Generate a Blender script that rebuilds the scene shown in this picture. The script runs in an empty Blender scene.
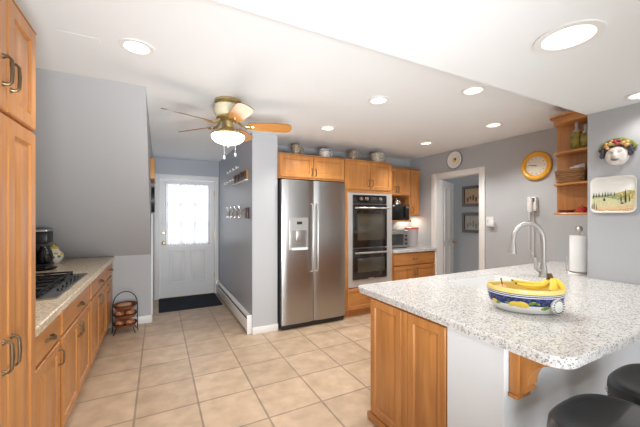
import bpy, bmesh, math, random
from mathutils import Vector, Matrix
random.seed(7)
SC = bpy.context.scene
COL = SC.collection
PI = math.pi

# ------------------------------------------------------------------ camera, world, big lights, exposure
cam_d = bpy.data.cameras.new('camera'); cam = bpy.data.objects.new('camera', cam_d); COL.objects.link(cam)
cam_d.sensor_width = 36.0; cam_d.lens = 36.0 * 310 / 640
cam_d.shift_y = (216 - 213.5) / 640; cam_d.clip_start = 0.05
cam.location = (0, 0, 1.43); cam.rotation_euler = (math.radians(90), 0, math.radians(-27.5))
SC.camera = cam
w = bpy.data.worlds.new('daylight'); SC.world = w; w.use_nodes = True
w.node_tree.nodes['Background'].inputs[0].default_value = (0.93, 0.97, 1.0, 1)
w.node_tree.nodes['Background'].inputs[1].default_value = 1.05
def area(name, loc, target, size, energy, color):
    d = bpy.data.lights.new(name, 'AREA'); d.shape = 'RECTANGLE'; d.size, d.size_y = size; d.energy = energy; d.color = color
    o = bpy.data.objects.new(name, d); COL.objects.link(o); o.location = loc
    o.rotation_euler = (Vector(target) - Vector(loc)).to_track_quat('-Z', 'Y').to_euler(); return o
area('added_rear_fill', (2.4, -2.6, 1.5), (1.5, 1.5, 1.0), (1.2, 1.2), 12, (0.97, 0.985, 1.0))  # added fill light behind the camera; no window stands there
area('bounce_flash', (0.2, -0.55, 0.85), (0.75, 3.0, 2.15), (0.7, 0.7), 24, (0.94, 0.975, 1.0)).data.spread = math.radians(90)
area('rear_bounce', (0.7, -2.2, 0.6), (1.1, 2.0, 2.44), (1.6, 1.0), 18, (0.94, 0.975, 1.0))  # extra light behind the camera, added to brighten the ceiling
area('door_daylight', (0.47, 6.9, 1.6), (0.47, 6.0, 1.4), (1.2, 1.4), 18, (0.94, 0.97, 1.0))
SC.view_settings.view_transform = 'Standard'; SC.view_settings.look = 'None'
SC.view_settings.gamma = 1.0; SC.view_settings.use_curve_mapping = False
SC.view_settings.exposure = 0.36

# ------------------------------------------------------------------ materials
def nt(name):
    m = bpy.data.materials.new(name); m.use_nodes = True
    n = m.node_tree; return m, n, n.nodes['Principled BSDF'], n.nodes, n.links
def rgba(c): return (c[0], c[1], c[2], 1)
def plain(name, c, rough=0.5, metal=0.0, bump=0.0, bscale=60, emit=None, es=0, spec=0.5, coat=0, vary=0.06):
    m, n, b, N, L = nt(name)
    b.inputs['Roughness'].default_value = rough; b.inputs['Metallic'].default_value = metal
    b.inputs['Specular IOR Level'].default_value = spec; b.inputs['Coat Weight'].default_value = coat
    tc = N.new('ShaderNodeTexCoord'); no = N.new('ShaderNodeTexNoise'); no.inputs['Scale'].default_value = bscale
    L.new(tc.outputs['Object'], no.inputs['Vector'])
    mx = N.new('ShaderNodeMix'); mx.data_type = 'RGBA'
    mx.inputs[6].default_value = rgba([v * (1 - vary) for v in c]); mx.inputs[7].default_value = rgba([min(1, v * (1 + vary)) for v in c])
    if vary >= .3:
        mr = N.new('ShaderNodeMapRange'); mr.inputs[1].default_value = .40; mr.inputs[2].default_value = .60; L.new(no.outputs['Fac'], mr.inputs[0]); L.new(mr.outputs[0], mx.inputs[0])
    else: L.new(no.outputs['Fac'], mx.inputs[0])
    L.new(mx.outputs[2], b.inputs['Base Color'])
    if bump:
        bp = N.new('ShaderNodeBump'); bp.inputs['Strength'].default_value = bump; bp.inputs['Distance'].default_value = 0.01
        L.new(no.outputs['Fac'], bp.inputs['Height']); L.new(bp.outputs['Normal'], b.inputs['Normal'])
    if emit:
        b.inputs['Emission Color'].default_value = rgba(emit); b.inputs['Emission Strength'].default_value = es
    return m
def wood(name, c1, c2, axis='z', rough=0.33, sc=9):
    m, n, b, N, L = nt(name)
    tc = N.new('ShaderNodeTexCoord'); mp = N.new('ShaderNodeMapping')
    s = [sc * 2.2, sc * 2.2, sc * 2.2]; s['xyz'.index(axis)] = sc * 0.12
    mp.inputs['Scale'].default_value = s
    L.new(tc.outputs['Object'], mp.inputs['Vector'])
    no = N.new('ShaderNodeTexNoise'); no.inputs['Scale'].default_value = 1.6; no.inputs['Detail'].default_value = 6; no.inputs['Distortion'].default_value = 0.7
    L.new(mp.outputs[0], no.inputs['Vector'])
    n2 = N.new('ShaderNodeTexNoise'); n2.inputs['Scale'].default_value = 3.0; L.new(tc.outputs['Object'], n2.inputs['Vector'])
    ad = N.new('ShaderNodeMix'); ad.inputs[0].default_value = 0.35
    L.new(no.outputs['Fac'], ad.inputs[2]); L.new(n2.outputs['Fac'], ad.inputs[3])
    cr = N.new('ShaderNodeValToRGB'); cr.color_ramp.elements[0].position = 0.33; cr.color_ramp.elements[1].position = 0.68
    cr.color_ramp.elements[0].color = rgba(c2); cr.color_ramp.elements[1].color = rgba(c1)
    L.new(ad.outputs[0], cr.inputs[0]); L.new(cr.outputs[0], b.inputs['Base Color'])
    b.inputs['Roughness'].default_value = rough
    return m
MC1, MC2 = (0.57, 0.258, 0.078), (0.39, 0.152, 0.040)
WZ = wood('maple_upright', MC1, MC2, 'z'); WY = wood('maple_along_y', MC1, MC2, 'y'); WX = wood('maple_along_x', MC1, MC2, 'x')
WDARK = wood('walnut', (0.07, 0.026, 0.013), (0.035, 0.013, 0.007), 'z', 0.35)
WFAN = wood('fan_oak', (0.62, 0.29, 0.07), (0.48, 0.19, 0.04), 'x', 0.3)
WFAN2 = plain('fan_blade_edge', (0.16, 0.10, 0.07), 0.4)
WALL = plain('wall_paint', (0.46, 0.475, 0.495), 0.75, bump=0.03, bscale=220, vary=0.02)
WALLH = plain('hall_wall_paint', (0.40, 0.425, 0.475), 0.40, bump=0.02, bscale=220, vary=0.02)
WALLW = plain('half_wall_paint', (0.70, 0.72, 0.74), 0.7, bump=0.02, bscale=220, vary=0.02)
CEIL = plain('ceiling_paint', (0.84, 0.86, 0.875), 0.85, bump=0.05, bscale=260, vary=0.015)
TRIM = plain('white_trim', (0.82, 0.82, 0.81), 0.4, vary=0.02)
DOORW = plain('white_door', (0.80, 0.80, 0.80), 0.42, vary=0.02)
STEELB = plain('dark_steel_side', (0.06, 0.06, 0.065), 0.5)
BLACK = plain('black_plastic', (0.012, 0.012, 0.013), 0.35)
BGLASS = plain('black_glass', (0.012, 0.011, 0.011), 0.06, spec=0.7)
OGLASS = plain('oven_glass', (0.06, 0.054, 0.04), 0.05, spec=0.8)
IRON = plain('black_iron', (0.02, 0.018, 0.017), 0.5, 0.6)
BRONZE = plain('aged_bronze', (0.20, 0.15, 0.09), 0.35, 0.9)
BRASS = plain('antique_brass', (0.56, 0.44, 0.22), 0.28, 0.9)
CREAM = plain('cream_enamel', (0.70, 0.64, 0.46), 0.35)
CHROME = plain('chrome', (0.75, 0.75, 0.76), 0.15, 1.0)
NICKEL = plain('brushed_nickel', (0.62, 0.60, 0.58), 0.3, 0.9)
WHITE = plain('white_plastic', (0.80, 0.80, 0.79), 0.4, vary=0.02)
PAPER = plain('paper_towel_white', (0.86, 0.86, 0.86), 0.9, bump=0.2, bscale=150, vary=0.02)
LEATHER = plain('black_leather', (0.022, 0.024, 0.027), 0.33, bump=0.12, bscale=140, spec=0.9, coat=0.4)
RUG = plain('navy_mat', (0.012, 0.016, 0.028), 0.95, bump=0.5, bscale=300)
ENAMEL = plain('white_enamel', (0.83, 0.83, 0.83), 0.2, vary=0.02)
PORC = plain('white_porcelain', (0.80, 0.79, 0.75), 0.12, vary=0.03)
YEL = plain('lemon_yellow_glaze', (0.80, 0.58, 0.08), 0.15, vary=0.1)
RIMY = plain('pale_yellow_glaze', (0.84, 0.66, 0.22), 0.15, vary=0.08)
BLUE = plain('cobalt_glaze', (0.03, 0.04, 0.16), 0.15, bscale=90, vary=0.6)
GREEN = plain('green_glaze', (0.20, 0.32, 0.05), 0.2, vary=0.3)
BANANA = plain('banana_peel', (0.85, 0.60, 0.06), 0.45, bscale=30, vary=0.1)
BGREEN = plain('banana_green', (0.42, 0.50, 0.07), 0.5)
BSTEM = plain('brown_stem', (0.12, 0.06, 0.025), 0.7)
PEACH = plain('peach_skin', (0.80, 0.40, 0.16), 0.5, bscale=20, vary=0.25)
ONION = plain('onion_skin', (0.42, 0.16, 0.06), 0.3, bscale=25, vary=0.3)
POTATO = plain('potato_skin', (0.50, 0.27, 0.13), 0.6, bscale=40, vary=0.2)
COPPER = plain('copper_bowl', (0.30, 0.11, 0.055), 0.35, 0.5)
RED = plain('red_glaze', (0.38, 0.018, 0.018), 0.25)
DRED = plain('dark_red_glaze', (0.16, 0.014, 0.012), 0.3)
OIL = plain('olive_oil', (0.24, 0.18, 0.012), 0.08, bscale=12, vary=0.4)
ORANGE = plain('orange_frame', (0.80, 0.40, 0.035), 0.35, vary=0.08)
CLOCKF = plain('clock_face', (0.80, 0.76, 0.66), 0.5, vary=0.05)
BLACKP = plain('black_paint', (0.02, 0.02, 0.02), 0.4)
GRAPE = plain('dark_grape', (0.05, 0.04, 0.06), 0.3)
LEAF = plain('painted_leaf', (0.22, 0.25, 0.06), 0.4, vary=0.3)
BERRY = plain('berry_red', (0.42, 0.04, 0.07), 0.35)
SKIN = plain('ivory_bisque', (0.78, 0.74, 0.70), 0.35, vary=0.04)
GOLDF = plain('golden_fruit', (0.52, 0.34, 0.13), 0.4, vary=0.25)
LIP = plain('painted_grey', (0.16, 0.15, 0.13), 0.4)
PINK = plain('pink_glaze', (0.55, 0.25, 0.26), 0.5)
SAGE = plain('mug_mottle', (0.26, 0.21, 0.15), 0.35, bscale=70, vary=0.8)
MUGC = plain('mug_cream', (0.42, 0.37, 0.29), 0.35, bscale=80, vary=0.6)
MUGW = plain('mug_white', (0.50, 0.48, 0.44), 0.35, bscale=80, vary=0.45)
FIELD = plain('painted_field', (0.68, 0.66, 0.40), 0.3, bscale=60, vary=0.25)
HILLG = plain('painted_hill', (0.36, 0.42, 0.20), 0.3, bscale=60, vary=0.3)
VINE = plain('painted_vines', (0.62, 0.52, 0.20), 0.3, bscale=60, vary=0.3)
CYP = plain('painted_cypress', (0.04, 0.05, 0.04), 0.4)
POPPY = plain('painted_poppy', (0.55, 0.22, 0.08), 0.4, vary=0.3)
SANDP = plain('painted_sand', (0.78, 0.58, 0.34), 0.3, bscale=90, vary=0.2)
LITBULB = plain('lit_bulb', (1, 1, 1), 0.5, emit=(1.0, 0.965, 0.91), es=11)
LITBOWL = plain('lit_frosted_glass', (0.95, 0.93, 0.88), 0.4, emit=(1.0, 0.94, 0.84), es=3.2)
BAFFLE = plain('can_baffle', (0.56, 0.49, 0.41), 0.5)
PRINT1 = plain('sepia_print', (0.50, 0.33, 0.19), 0.5, bscale=45, vary=0.28)
PRINT2 = plain('grey_print', (0.38, 0.36, 0.31), 0.5, bscale=55, vary=0.28)
GLOWTUB = plain('frosted_tub', (0.46, 0.42, 0.44), 0.3, vary=0.05)
TOASTG = plain('toaster_glass', (0.05, 0.05, 0.05), 0.1)
BADGE = plain('badge_grey', (0.25, 0.26, 0.28), 0.3, 0.6)
def stainless(name, c=(0.41, 0.40, 0.39), axis='z', r=0.30):
    m, n, b, N, L = nt(name)
    tc = N.new('ShaderNodeTexCoord'); mp = N.new('ShaderNodeMapping')
    s = [160.0, 160.0, 160.0]; s['xyz'.index(axis)] = 1.0
    mp.inputs['Scale'].default_value = s; L.new(tc.outputs['Object'], mp.inputs[0])
    no = N.new('ShaderNodeTexNoise'); no.inputs['Scale'].default_value = 1; L.new(mp.outputs[0], no.inputs['Vector'])
    mr = N.new('ShaderNodeMapRange'); mr.inputs[3].default_value = r - 0.012; mr.inputs[4].default_value = r + 0.015
    L.new(no.outputs['Fac'], mr.inputs[0]); L.new(mr.outputs[0], b.inputs['Roughness'])
    b.inputs['Base Color'].default_value = rgba(c); b.inputs['Metallic'].default_value = 1.0
    return m
SURR = plain('oven_surround_steel', (0.62, 0.61, 0.60), 0.4, 0.5)
SATIN = plain('satin_steel', (0.46, 0.45, 0.43), 0.34, 0.7)
TOASTM = plain('toaster_steel', (0.36, 0.36, 0.36), 0.35, 0.7)
STEEL = stainless('stainless_steel', axis='z'); STEELX = stainless('stainless_steel_across', axis='x')
def granite(name, base, mid, dark, amount):
    m, n, b, N, L = nt(name)
    tc = N.new('ShaderNodeTexCoord')
    n1 = N.new('ShaderNodeTexNoise'); n1.inputs['Scale'].default_value = 60; n1.inputs['Detail'].default_value = 5
    v = N.new('ShaderNodeTexVoronoi'); v.inputs['Scale'].default_value = 190
    v2 = N.new('ShaderNodeTexVoronoi'); v2.inputs['Scale'].default_value = 125
    for q in (n1, v, v2): L.new(tc.outputs['Object'], q.inputs['Vector'])
    r1 = N.new('ShaderNodeValToRGB'); r1.color_ramp.elements[0].position = 0.38; r1.color_ramp.elements[1].position = 0.58
    r1.color_ramp.elements[0].color = rgba(mid); r1.color_ramp.elements[1].color = rgba(base)
    L.new(n1.outputs['Fac'], r1.inputs[0])
    sep = N.new('ShaderNodeSeparateColor'); L.new(v.outputs['Color'], sep.inputs[0])
    g1 = N.new('ShaderNodeMath'); g1.operation = 'GREATER_THAN'; g1.inputs[1].default_value = 1 - amount; L.new(sep.outputs[0], g1.inputs[0])
    sep2 = N.new('ShaderNodeSeparateColor'); L.new(v2.outputs['Color'], sep2.inputs[0])
    g2 = N.new('ShaderNodeMath'); g2.operation = 'GREATER_THAN'; g2.inputs[1].default_value = 1 - amount * 0.9; L.new(sep2.outputs[1], g2.inputs[0])
    m1 = N.new('ShaderNodeMix'); m1.data_type = 'RGBA'; m1.inputs[7].default_value = rgba(dark)
    m1.inputs[6].default_value = rgba(base)
    L.new(r1.outputs[0], m1.inputs[6]); L.new(g1.outputs[0], m1.inputs[0])
    m2 = N.new('ShaderNodeMix'); m2.data_type = 'RGBA'; m2.inputs[7].default_value = rgba([0.5 * (x + y) for x, y in zip(mid, dark)])
    L.new(m1.outputs[2], m2.inputs[6]); L.new(g2.outputs[0], m2.inputs[0])
    L.new(m2.outputs[2], b.inputs['Base Color']); b.inputs['Roughness'].default_value = 0.18
    return m
GRAN = granite('white_granite', (0.68, 0.675, 0.66), (0.60, 0.59, 0.57), (0.24, 0.225, 0.21), 0.12)
GRANB = granite('beige_granite', (0.80, 0.66, 0.48), (0.68, 0.54, 0.38), (0.36, 0.27, 0.17), 0.12)
def tiles():
    m, n, b, N, L = nt('floor_tile')
    tc = N.new('ShaderNodeTexCoord'); mp = N.new('ShaderNodeMapping')
    mp.inputs['Location'].default_value = (0.153 + 0.4235 * 6, -2.535 + 0.4205 * 20, 0)
    L.new(tc.outputs['Object'], mp.inputs[0])
    br = N.new('ShaderNodeTexBrick'); br.offset = 0; br.squash = 1
    br.inputs['Scale'].default_value = 1; br.inputs['Brick Width'].default_value = 0.4235; br.inputs['Row Height'].default_value = 0.4205
    br.inputs['Mortar Size'].default_value = 0.008; br.inputs['Mortar Smooth'].default_value = 0.2; br.inputs['Bias'].default_value = 0
    br.inputs['Color1'].default_value = (0.62, 0.475, 0.34, 1); br.inputs['Color2'].default_value = (0.53, 0.40, 0.28, 1); br.inputs['Mortar'].default_value = (0.36, 0.27, 0.20, 1)
    L.new(mp.outputs[0], br.inputs['Vector'])
    no = N.new('ShaderNodeTexNoise'); no.inputs['Scale'].default_value = 7; no.inputs['Detail'].default_value = 6; L.new(tc.outputs['Object'], no.inputs['Vector'])
    cr = N.new('ShaderNodeValToRGB'); cr.color_ramp.elements[0].position = 0.3; cr.color_ramp.elements[1].position = 0.7
    cr.color_ramp.elements[0].color = (0.80, 0.77, 0.73, 1); cr.color_ramp.elements[1].color = (1.10, 1.08, 1.06, 1)
    L.new(no.outputs['Fac'], cr.inputs[0])
    mx = N.new('ShaderNodeMix'); mx.data_type = 'RGBA'; mx.blend_type = 'MULTIPLY'; mx.inputs[0].default_value = 1
    L.new(br.outputs['Color'], mx.inputs[6]); L.new(cr.outputs[0], mx.inputs[7]); L.new(mx.outputs[2], b.inputs['Base Color'])
    bp = N.new('ShaderNodeBump'); bp.inputs['Strength'].default_value = 0.5; bp.inputs['Distance'].default_value = 0.004; bp.invert = True
    L.new(br.outputs['Fac'], bp.inputs['Height']); L.new(bp.outputs[0], b.inputs['Normal'])
    b.inputs['Roughness'].default_value = 0.36
    return m
TILE = tiles()
def wicker():
    m, n, b, N, L = nt('wicker')
    tc = N.new('ShaderNodeTexCoord'); wv = N.new('ShaderNodeTexWave'); wv.inputs['Scale'].default_value = 30; wv.bands_direction = 'Z'; wv.inputs['Distortion'].default_value = 4
    L.new(tc.outputs['Object'], wv.inputs['Vector'])
    cr = N.new('ShaderNodeValToRGB'); cr.color_ramp.elements[0].color = (0.17, 0.07, 0.025, 1); cr.color_ramp.elements[1].color = (0.48, 0.24, 0.09, 1)
    L.new(wv.outputs['Fac'], cr.inputs[0]); L.new(cr.outputs[0], b.inputs['Base Color'])
    bp = N.new('ShaderNodeBump'); bp.inputs['Distance'].default_value = 0.004; L.new(wv.outputs['Fac'], bp.inputs['Height']); L.new(bp.outputs[0], b.inputs['Normal'])
    b.inputs['Roughness'].default_value = 0.6
    return m
WICKER = wicker()
def sheer():
    m, n, b, N, L = nt('sheer_curtain')
    out = N['Material Output']; tr = N.new('ShaderNodeBsdfTransparent'); tl = N.new('ShaderNodeBsdfTranslucent'); df = N.new('ShaderNodeBsdfDiffuse')
    for q in (tl, df): q.inputs['Color'].default_value = (0.9, 0.9, 0.92, 1)
    a = N.new('ShaderNodeMixShader'); a.inputs[0].default_value = 0.35; L.new(tl.outputs[0], a.inputs[1]); L.new(df.outputs[0], a.inputs[2])
    c = N.new('ShaderNodeMixShader'); c.inputs[0].default_value = 0.90; L.new(tr.outputs[0], c.inputs[1]); L.new(a.outputs[0], c.inputs[2])
    L.new(c.outputs[0], out.inputs[0]); return m
SHEER = sheer()
def clearglass():
    m, n, b, N, L = nt('window_glass')
    out = N['Material Output']; tr = N.new('ShaderNodeBsdfTransparent'); gl = N.new('ShaderNodeBsdfGlossy'); gl.inputs['Roughness'].default_value = 0.03
    c = N.new('ShaderNodeMixShader'); c.inputs[0].default_value = 0.08; L.new(tr.outputs[0], c.inputs[1]); L.new(gl.outputs[0], c.inputs[2])
    L.new(c.outputs[0], out.inputs[0]); return m
GLASS = clearglass()

# ------------------------------------------------------------------ mesh builder
class MB:
    """collects shapes in world coordinates; put() links them as ONE mesh object"""
    def __init__(s): s.v = []; s.f = []; s.mi = []; s.mats = []; s.cur = 0
    def use(s, m):
        if m not in s.mats: s.mats.append(m)
        s.cur = s.mats.index(m); return s
    def add(s, vs, fs):
        o = len(s.v); s.v += [tuple(v) for v in vs]
        for f in fs: s.f.append([i + o for i in f]); s.mi.append(s.cur)
        return s
    def box(s, x0, x1, y0, y1, z0, z1, c=0.0):
        x0, x1 = min(x0, x1), max(x0, x1); y0, y1 = min(y0, y1), max(y0, y1); z0, z1 = min(z0, z1), max(z0, z1)
        c = min(c, (x1 - x0) * .45, (y1 - y0) * .45, (z1 - z0) * .45)
        if c <= 0:
            vs = [(x, y, z) for x in (x0, x1) for y in (y0, y1) for z in (z0, z1)]
            return s.add(vs, [(0, 1, 3, 2), (4, 6, 7, 5), (0, 4, 5, 1), (2, 3, 7, 6), (0, 2, 6, 4), (1, 5, 7, 3)])
        bm = bmesh.new(); bmesh.ops.create_cube(bm, size=1)
        for v in bm.verts: v.co = ((x0 + x1) / 2 + v.co.x * (x1 - x0), (y0 + y1) / 2 + v.co.y * (y1 - y0), (z0 + z1) / 2 + v.co.z * (z1 - z0))
        bmesh.ops.bevel(bm, geom=bm.edges[:], offset=c, segments=2, affect='EDGES', profile=0.5)
        return s.bm(bm)
    def bm(s, bm):
        bm.verts.index_update(); s.add([v.co[:] for v in bm.verts], [[v.index for v in f.verts] for f in bm.faces]); bm.free(); return s
    def ring(s, rings, cap0=True, cap1=True, closed=True):
        n = len(rings[0]); vs = [p for r in rings for p in r]; fs = []
        for i in range(len(rings) - 1):
            for j in range(n if closed else n - 1):
                k = (j + 1) % n; fs.append((i * n + j, i * n + k, (i + 1) * n + k, (i + 1) * n + j))
        if cap0: fs.append(tuple(range(n - 1, -1, -1)))
        if cap1: fs.append(tuple((len(rings) - 1) * n + j for j in range(n)))
        return s.add(vs, fs)
    def cyl(s, p0, p1, r0, r1=None, n=16):
        return s.tube([p0, p1], [r0, r0 if r1 is None else r1], n)
    def tube(s, pts, r, n=8):
        pts = [Vector(p) for p in pts]
        if not isinstance(r, (list, tuple)): r = [r] * len(pts)
        T = [(pts[min(i + 1, len(pts) - 1)] - pts[max(i - 1, 0)]).normalized() for i in range(len(pts))]
        u = T[0].orthogonal().normalized(); rings = []
        for i, p in enumerate(pts):
            u = (u - T[i] * u.dot(T[i])).normalized(); q = T[i].cross(u)
            rings.append([p + (u * math.cos(2 * PI * k / n) + q * math.sin(2 * PI * k / n)) * r[i] for k in range(n)])
        return s.ring(rings)
    def lathe(s, prof, c=(0, 0, 0), axis='z', n=24, sx=1, sy=1, rot=0, hollow=False):
        if hollow: prof = list(prof) + [prof[0]]
        rings = []
        for r, h in prof:
            R = []
            for k in range(n):
                a = 2 * PI * k / n; x, y = r * math.cos(a) * sx, r * math.sin(a) * sy
                x, y = x * math.cos(rot) - y * math.sin(rot), x * math.sin(rot) + y * math.cos(rot)
                d = {'z': (x, y, h), 'x': (h, x, y), 'y': (y, h, x)}[axis]
                R.append((c[0] + d[0], c[1] + d[1], c[2] + d[2]))
            rings.append(R)
        return s.ring(rings, not hollow, not hollow)
    def ball(s, c, r, n=14):
        if not isinstance(r, (list, tuple)): r = (r, r, r)
        m = n // 2; rings = []
        for i in range(1, m):
            t = PI * i / m
            rings.append([(c[0] + r[0] * math.sin(t) * math.cos(2 * PI * k / n), c[1] + r[1] * math.sin(t) * math.sin(2 * PI * k / n), c[2] - r[2] * math.cos(t)) for k in range(n)])
        return s.ring(rings)
    def slab(s, outer, z0, z1, holes=(), c=0.0, axis='z'):
        """prism of a polygon with holes; axis tells the direction of extrusion"""
        bm = bmesh.new()
        def loop(p, z):
            V = [bm.verts.new((q[0], q[1], z)) for q in p]; return V, [bm.edges.new((V[i], V[(i + 1) % len(V)])) for i in range(len(V))]
        def walls(A, B):
            for i in range(len(A)): j = (i + 1) % len(A); bm.faces.new((A[i], A[j], B[j], B[i]))
        top, bot = [], []
        for k, p in enumerate([outer] + list(holes)):
            A, ea = loop(p, z0); B, eb = loop(p, z1 - (c if k == 0 else 0)); walls(A, B)
            if c and k == 0:
                C, eb2 = loop(inset(p, c), z1); walls(B, C); eb = eb2
            bot += ea; top += eb
        for E in (bot, top):
            if holes: bmesh.ops.triangle_fill(bm, use_beauty=True, use_dissolve=False, edges=E)
            else:
                vs = []; [vs.append(v) for e in E for v in e.verts if v not in vs]
                bm.faces.new(vs)
        if axis != 'z':
            for v in bm.verts:
                a, b, h = v.co; v.co = (h, a, b) if axis == 'x' else (a, h, b)
        bmesh.ops.recalc_face_normals(bm, faces=bm.faces[:])
        return s.bm(bm)
    def panel(s, o, u, v, nrm, W, H, t=0.02, fr=0.055, raised=True):
        """raised-panel door: o = lower corner on the back plane, u/v/nrm unit axes"""
        o, u, v, nrm = Vector(o), Vector(u), Vector(v), Vector(nrm)
        def R(i, d): return [o + u * a + v * b + nrm * d for a, b in ((i, i), (W - i, i), (W - i, H - i), (i, H - i))]
        fr = min(fr, W * .27, H * .27); g = min(0.026, W * .1, H * .1)
        L = [R(0, 0), R(0, t - .005), R(.005, t)]
        if raised: L += [R(fr, t), R(fr + .006, t - .010), R(fr + .012, t - .010), R(fr + .012 + g, t - .001)]
        return s.ring(L)
    def put(s, name, parent=None, mat=None, org=None, smooth=35):
        me = bpy.data.meshes.new(name)
        off = Vector((0, 0, 0))
        if parent is not None:
            p = parent
            while p is not None: off += p.location; p = p.parent
        elif org is not None: off = Vector(org)
        else:
            xs, ys, zs = zip(*s.v); off = Vector(((min(xs) + max(xs)) / 2, (min(ys) + max(ys)) / 2, min(zs)))
        me.from_pydata([tuple(Vector(v) - off) for v in s.v], [], s.f)
        for m in (s.mats or [mat]): me.materials.append(m)
        me.polygons.foreach_set('material_index', s.mi)
        b = bmesh.new(); b.from_mesh(me); bmesh.ops.recalc_face_normals(b, faces=b.faces[:]); b.to_mesh(me); b.free()
        me.validate()
        if smooth: me.shade_smooth(); me.set_sharp_from_angle(angle=math.radians(smooth))
        o = bpy.data.objects.new(name, me); COL.objects.link(o)
        if parent is not None: o.parent = parent
        else: o.location = off
        return o
def inset(p, d):
    n = len(p); A = sum(p[i][0] * p[(i + 1) % n][1] - p[(i + 1) % n][0] * p[i][1] for i in range(n)); sg = 1 if A > 0 else -1; out = []
    for i in range(n):
        a, b, c = Vector(p[i - 1]).to_2d(), Vector(p[i]).to_2d(), Vector(p[(i + 1) % n]).to_2d()
        e1, e2 = (b - a).normalized(), (c - b).normalized(); n1, n2 = Vector((-e1.y, e1.x)) * sg, Vector((-e2.y, e2.x)) * sg
        m = (n1 + n2); m = m / max(m.length_squared / 2, .3); out.append((b.x + m.x * d, b.y + m.y * d))
    return out
def circ(cx, cy, r, n=28, sx=1, sy=1): return [(cx + r * sx * math.cos(2 * PI * k / n), cy + r * sy * math.sin(2 * PI * k / n)) for k in range(n)]
def rrect(x0, x1, y0, y1, r, n=5):
    P = []
    for cx, cy, a0 in ((x1 - r, y1 - r, 0), (x0 + r, y1 - r, 90), (x0 + r, y0 + r, 180), (x1 - r, y0 + r, 270)):
        for k in range(n + 1): a = math.radians(a0 + 90 * k / n); P.append((cx + r * math.cos(a), cy + r * math.sin(a)))
    return P
def M(m): return MB().use(m)
def tag(o, label, cat, group=None):
    o['label'] = label; o['category'] = cat
    if group: o['group'] = group
    return o
def thing(name, loc, label, cat, group=None):
    o = bpy.data.objects.new(name, None); COL.objects.link(o); o.location = loc; o.empty_display_size = .1
    return tag(o, label, cat, group)
def struct(o): o['kind'] = 'structure'; return o
def copy_tree(o, parent=None):
    c = o.copy(); COL.objects.link(c)
    if parent is not None: c.parent = parent
    for ch in list(o.children): copy_tree(ch, c)
    return c
X_, Y_, Z_ = Vector((1, 0, 0)), Vector((0, 1, 0)), Vector((0, 0, 1))

# ------------------------------------------------------------------ setting
CANS = [(-.115, 2.148), (1.70, 2.16), (1.72, 3.115), (2.24, 1.64), (3.29, 2.16), (3.285, 3.128)]
LOWCANS = [(1.723, .762), (3.0, .88)]
struct(M(TILE).box(-1.3, 5.4, -3, 6.2, -.1, 0).put('floor', org=(0, 0, 0)))
struct(M(CEIL).slab([(-1.3, 1.28), (5.4, 1.28), (5.4, 6.2), (-1.3, 6.2)], 2.44, 2.58, [circ(x, y, .072) for x, y in CANS]).put('ceiling'))
struct(M(CEIL).slab([(-1.3, -3), (5.4, -3), (5.4, 1.279), (-1.3, 1.279)], 2.28, 2.58, [circ(x, y, .108 if i == 0 else .075) for i, (x, y) in enumerate(LOWCANS)]).put('ceiling_lowered'))
struct(M(WALL).box(-1.3, -1.15, -3, 6.2, 0, 2.439).put('wall_left'))
struct(M(WALL).slab([(2.77, 2.439), (4.75, .914), (4.75, 0), (6.0, 0), (6.0, 2.439)], -1.149, -.09, axis='x').put('wall_stair'))
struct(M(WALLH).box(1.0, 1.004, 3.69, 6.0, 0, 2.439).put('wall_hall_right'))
struct(M(WALL).box(1.0045, 1.32, 3.69, 6.0, 0, 2.439).put('wall_fridge_side'))
struct(M(WALL).box(1.3205, 4.14, 4.21, 4.33, 0, 2.439).put('wall_back'))
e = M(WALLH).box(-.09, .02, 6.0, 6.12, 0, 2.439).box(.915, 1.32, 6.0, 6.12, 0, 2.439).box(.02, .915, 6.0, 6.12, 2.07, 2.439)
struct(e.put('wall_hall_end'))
r = M(WALL).box(4.02, 4.14, 1.2705, 2.84, 0, 2.439).box(4.02, 4.14, 3.615, 4.209, 0, 2.439).box(4.02, 4.14, 2.84, 3.615, 2.05, 2.439)
struct(r.put('wall_right'))
struct(M(WALL).box(3.19, 4.14, -3, 1.27, 0, 2.279).put('wall_plaques'))
struct(M(WALL).box(5.2, 5.3, 1.28, 5.4, 0, 2.439).put('wall_passage'))
struct(M(WALL).box(4.141, 5.2, 5.3, 5.4, 0, 2.439).box(4.141, 5.199, 1.285, 1.35, 0, 2.439).put('wall_passage_end'))  # the near end wall is unseen, added to keep outside light out
struct(M(WALLW).box(1.321, 3.189, .82, 1.115, 0, .866).put('wall_peninsula'))
# base boards
struct(M(TRIM).box(1.0, 1.325, 3.677, 3.69, 0, .085, .003).put('baseboard_fridge_side'))
struct(M(TRIM).box(-.49, -.085, 4.737, 4.75, 0, .10, .003).box(-.09, -.078, 4.737, 5.98, 0, .10, .003).put('baseboard_stair'))
struct(M(TRIM).box(1.34, 3.18, .808, .82, 0, .09, .003).put('baseboard_peninsula'))
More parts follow.
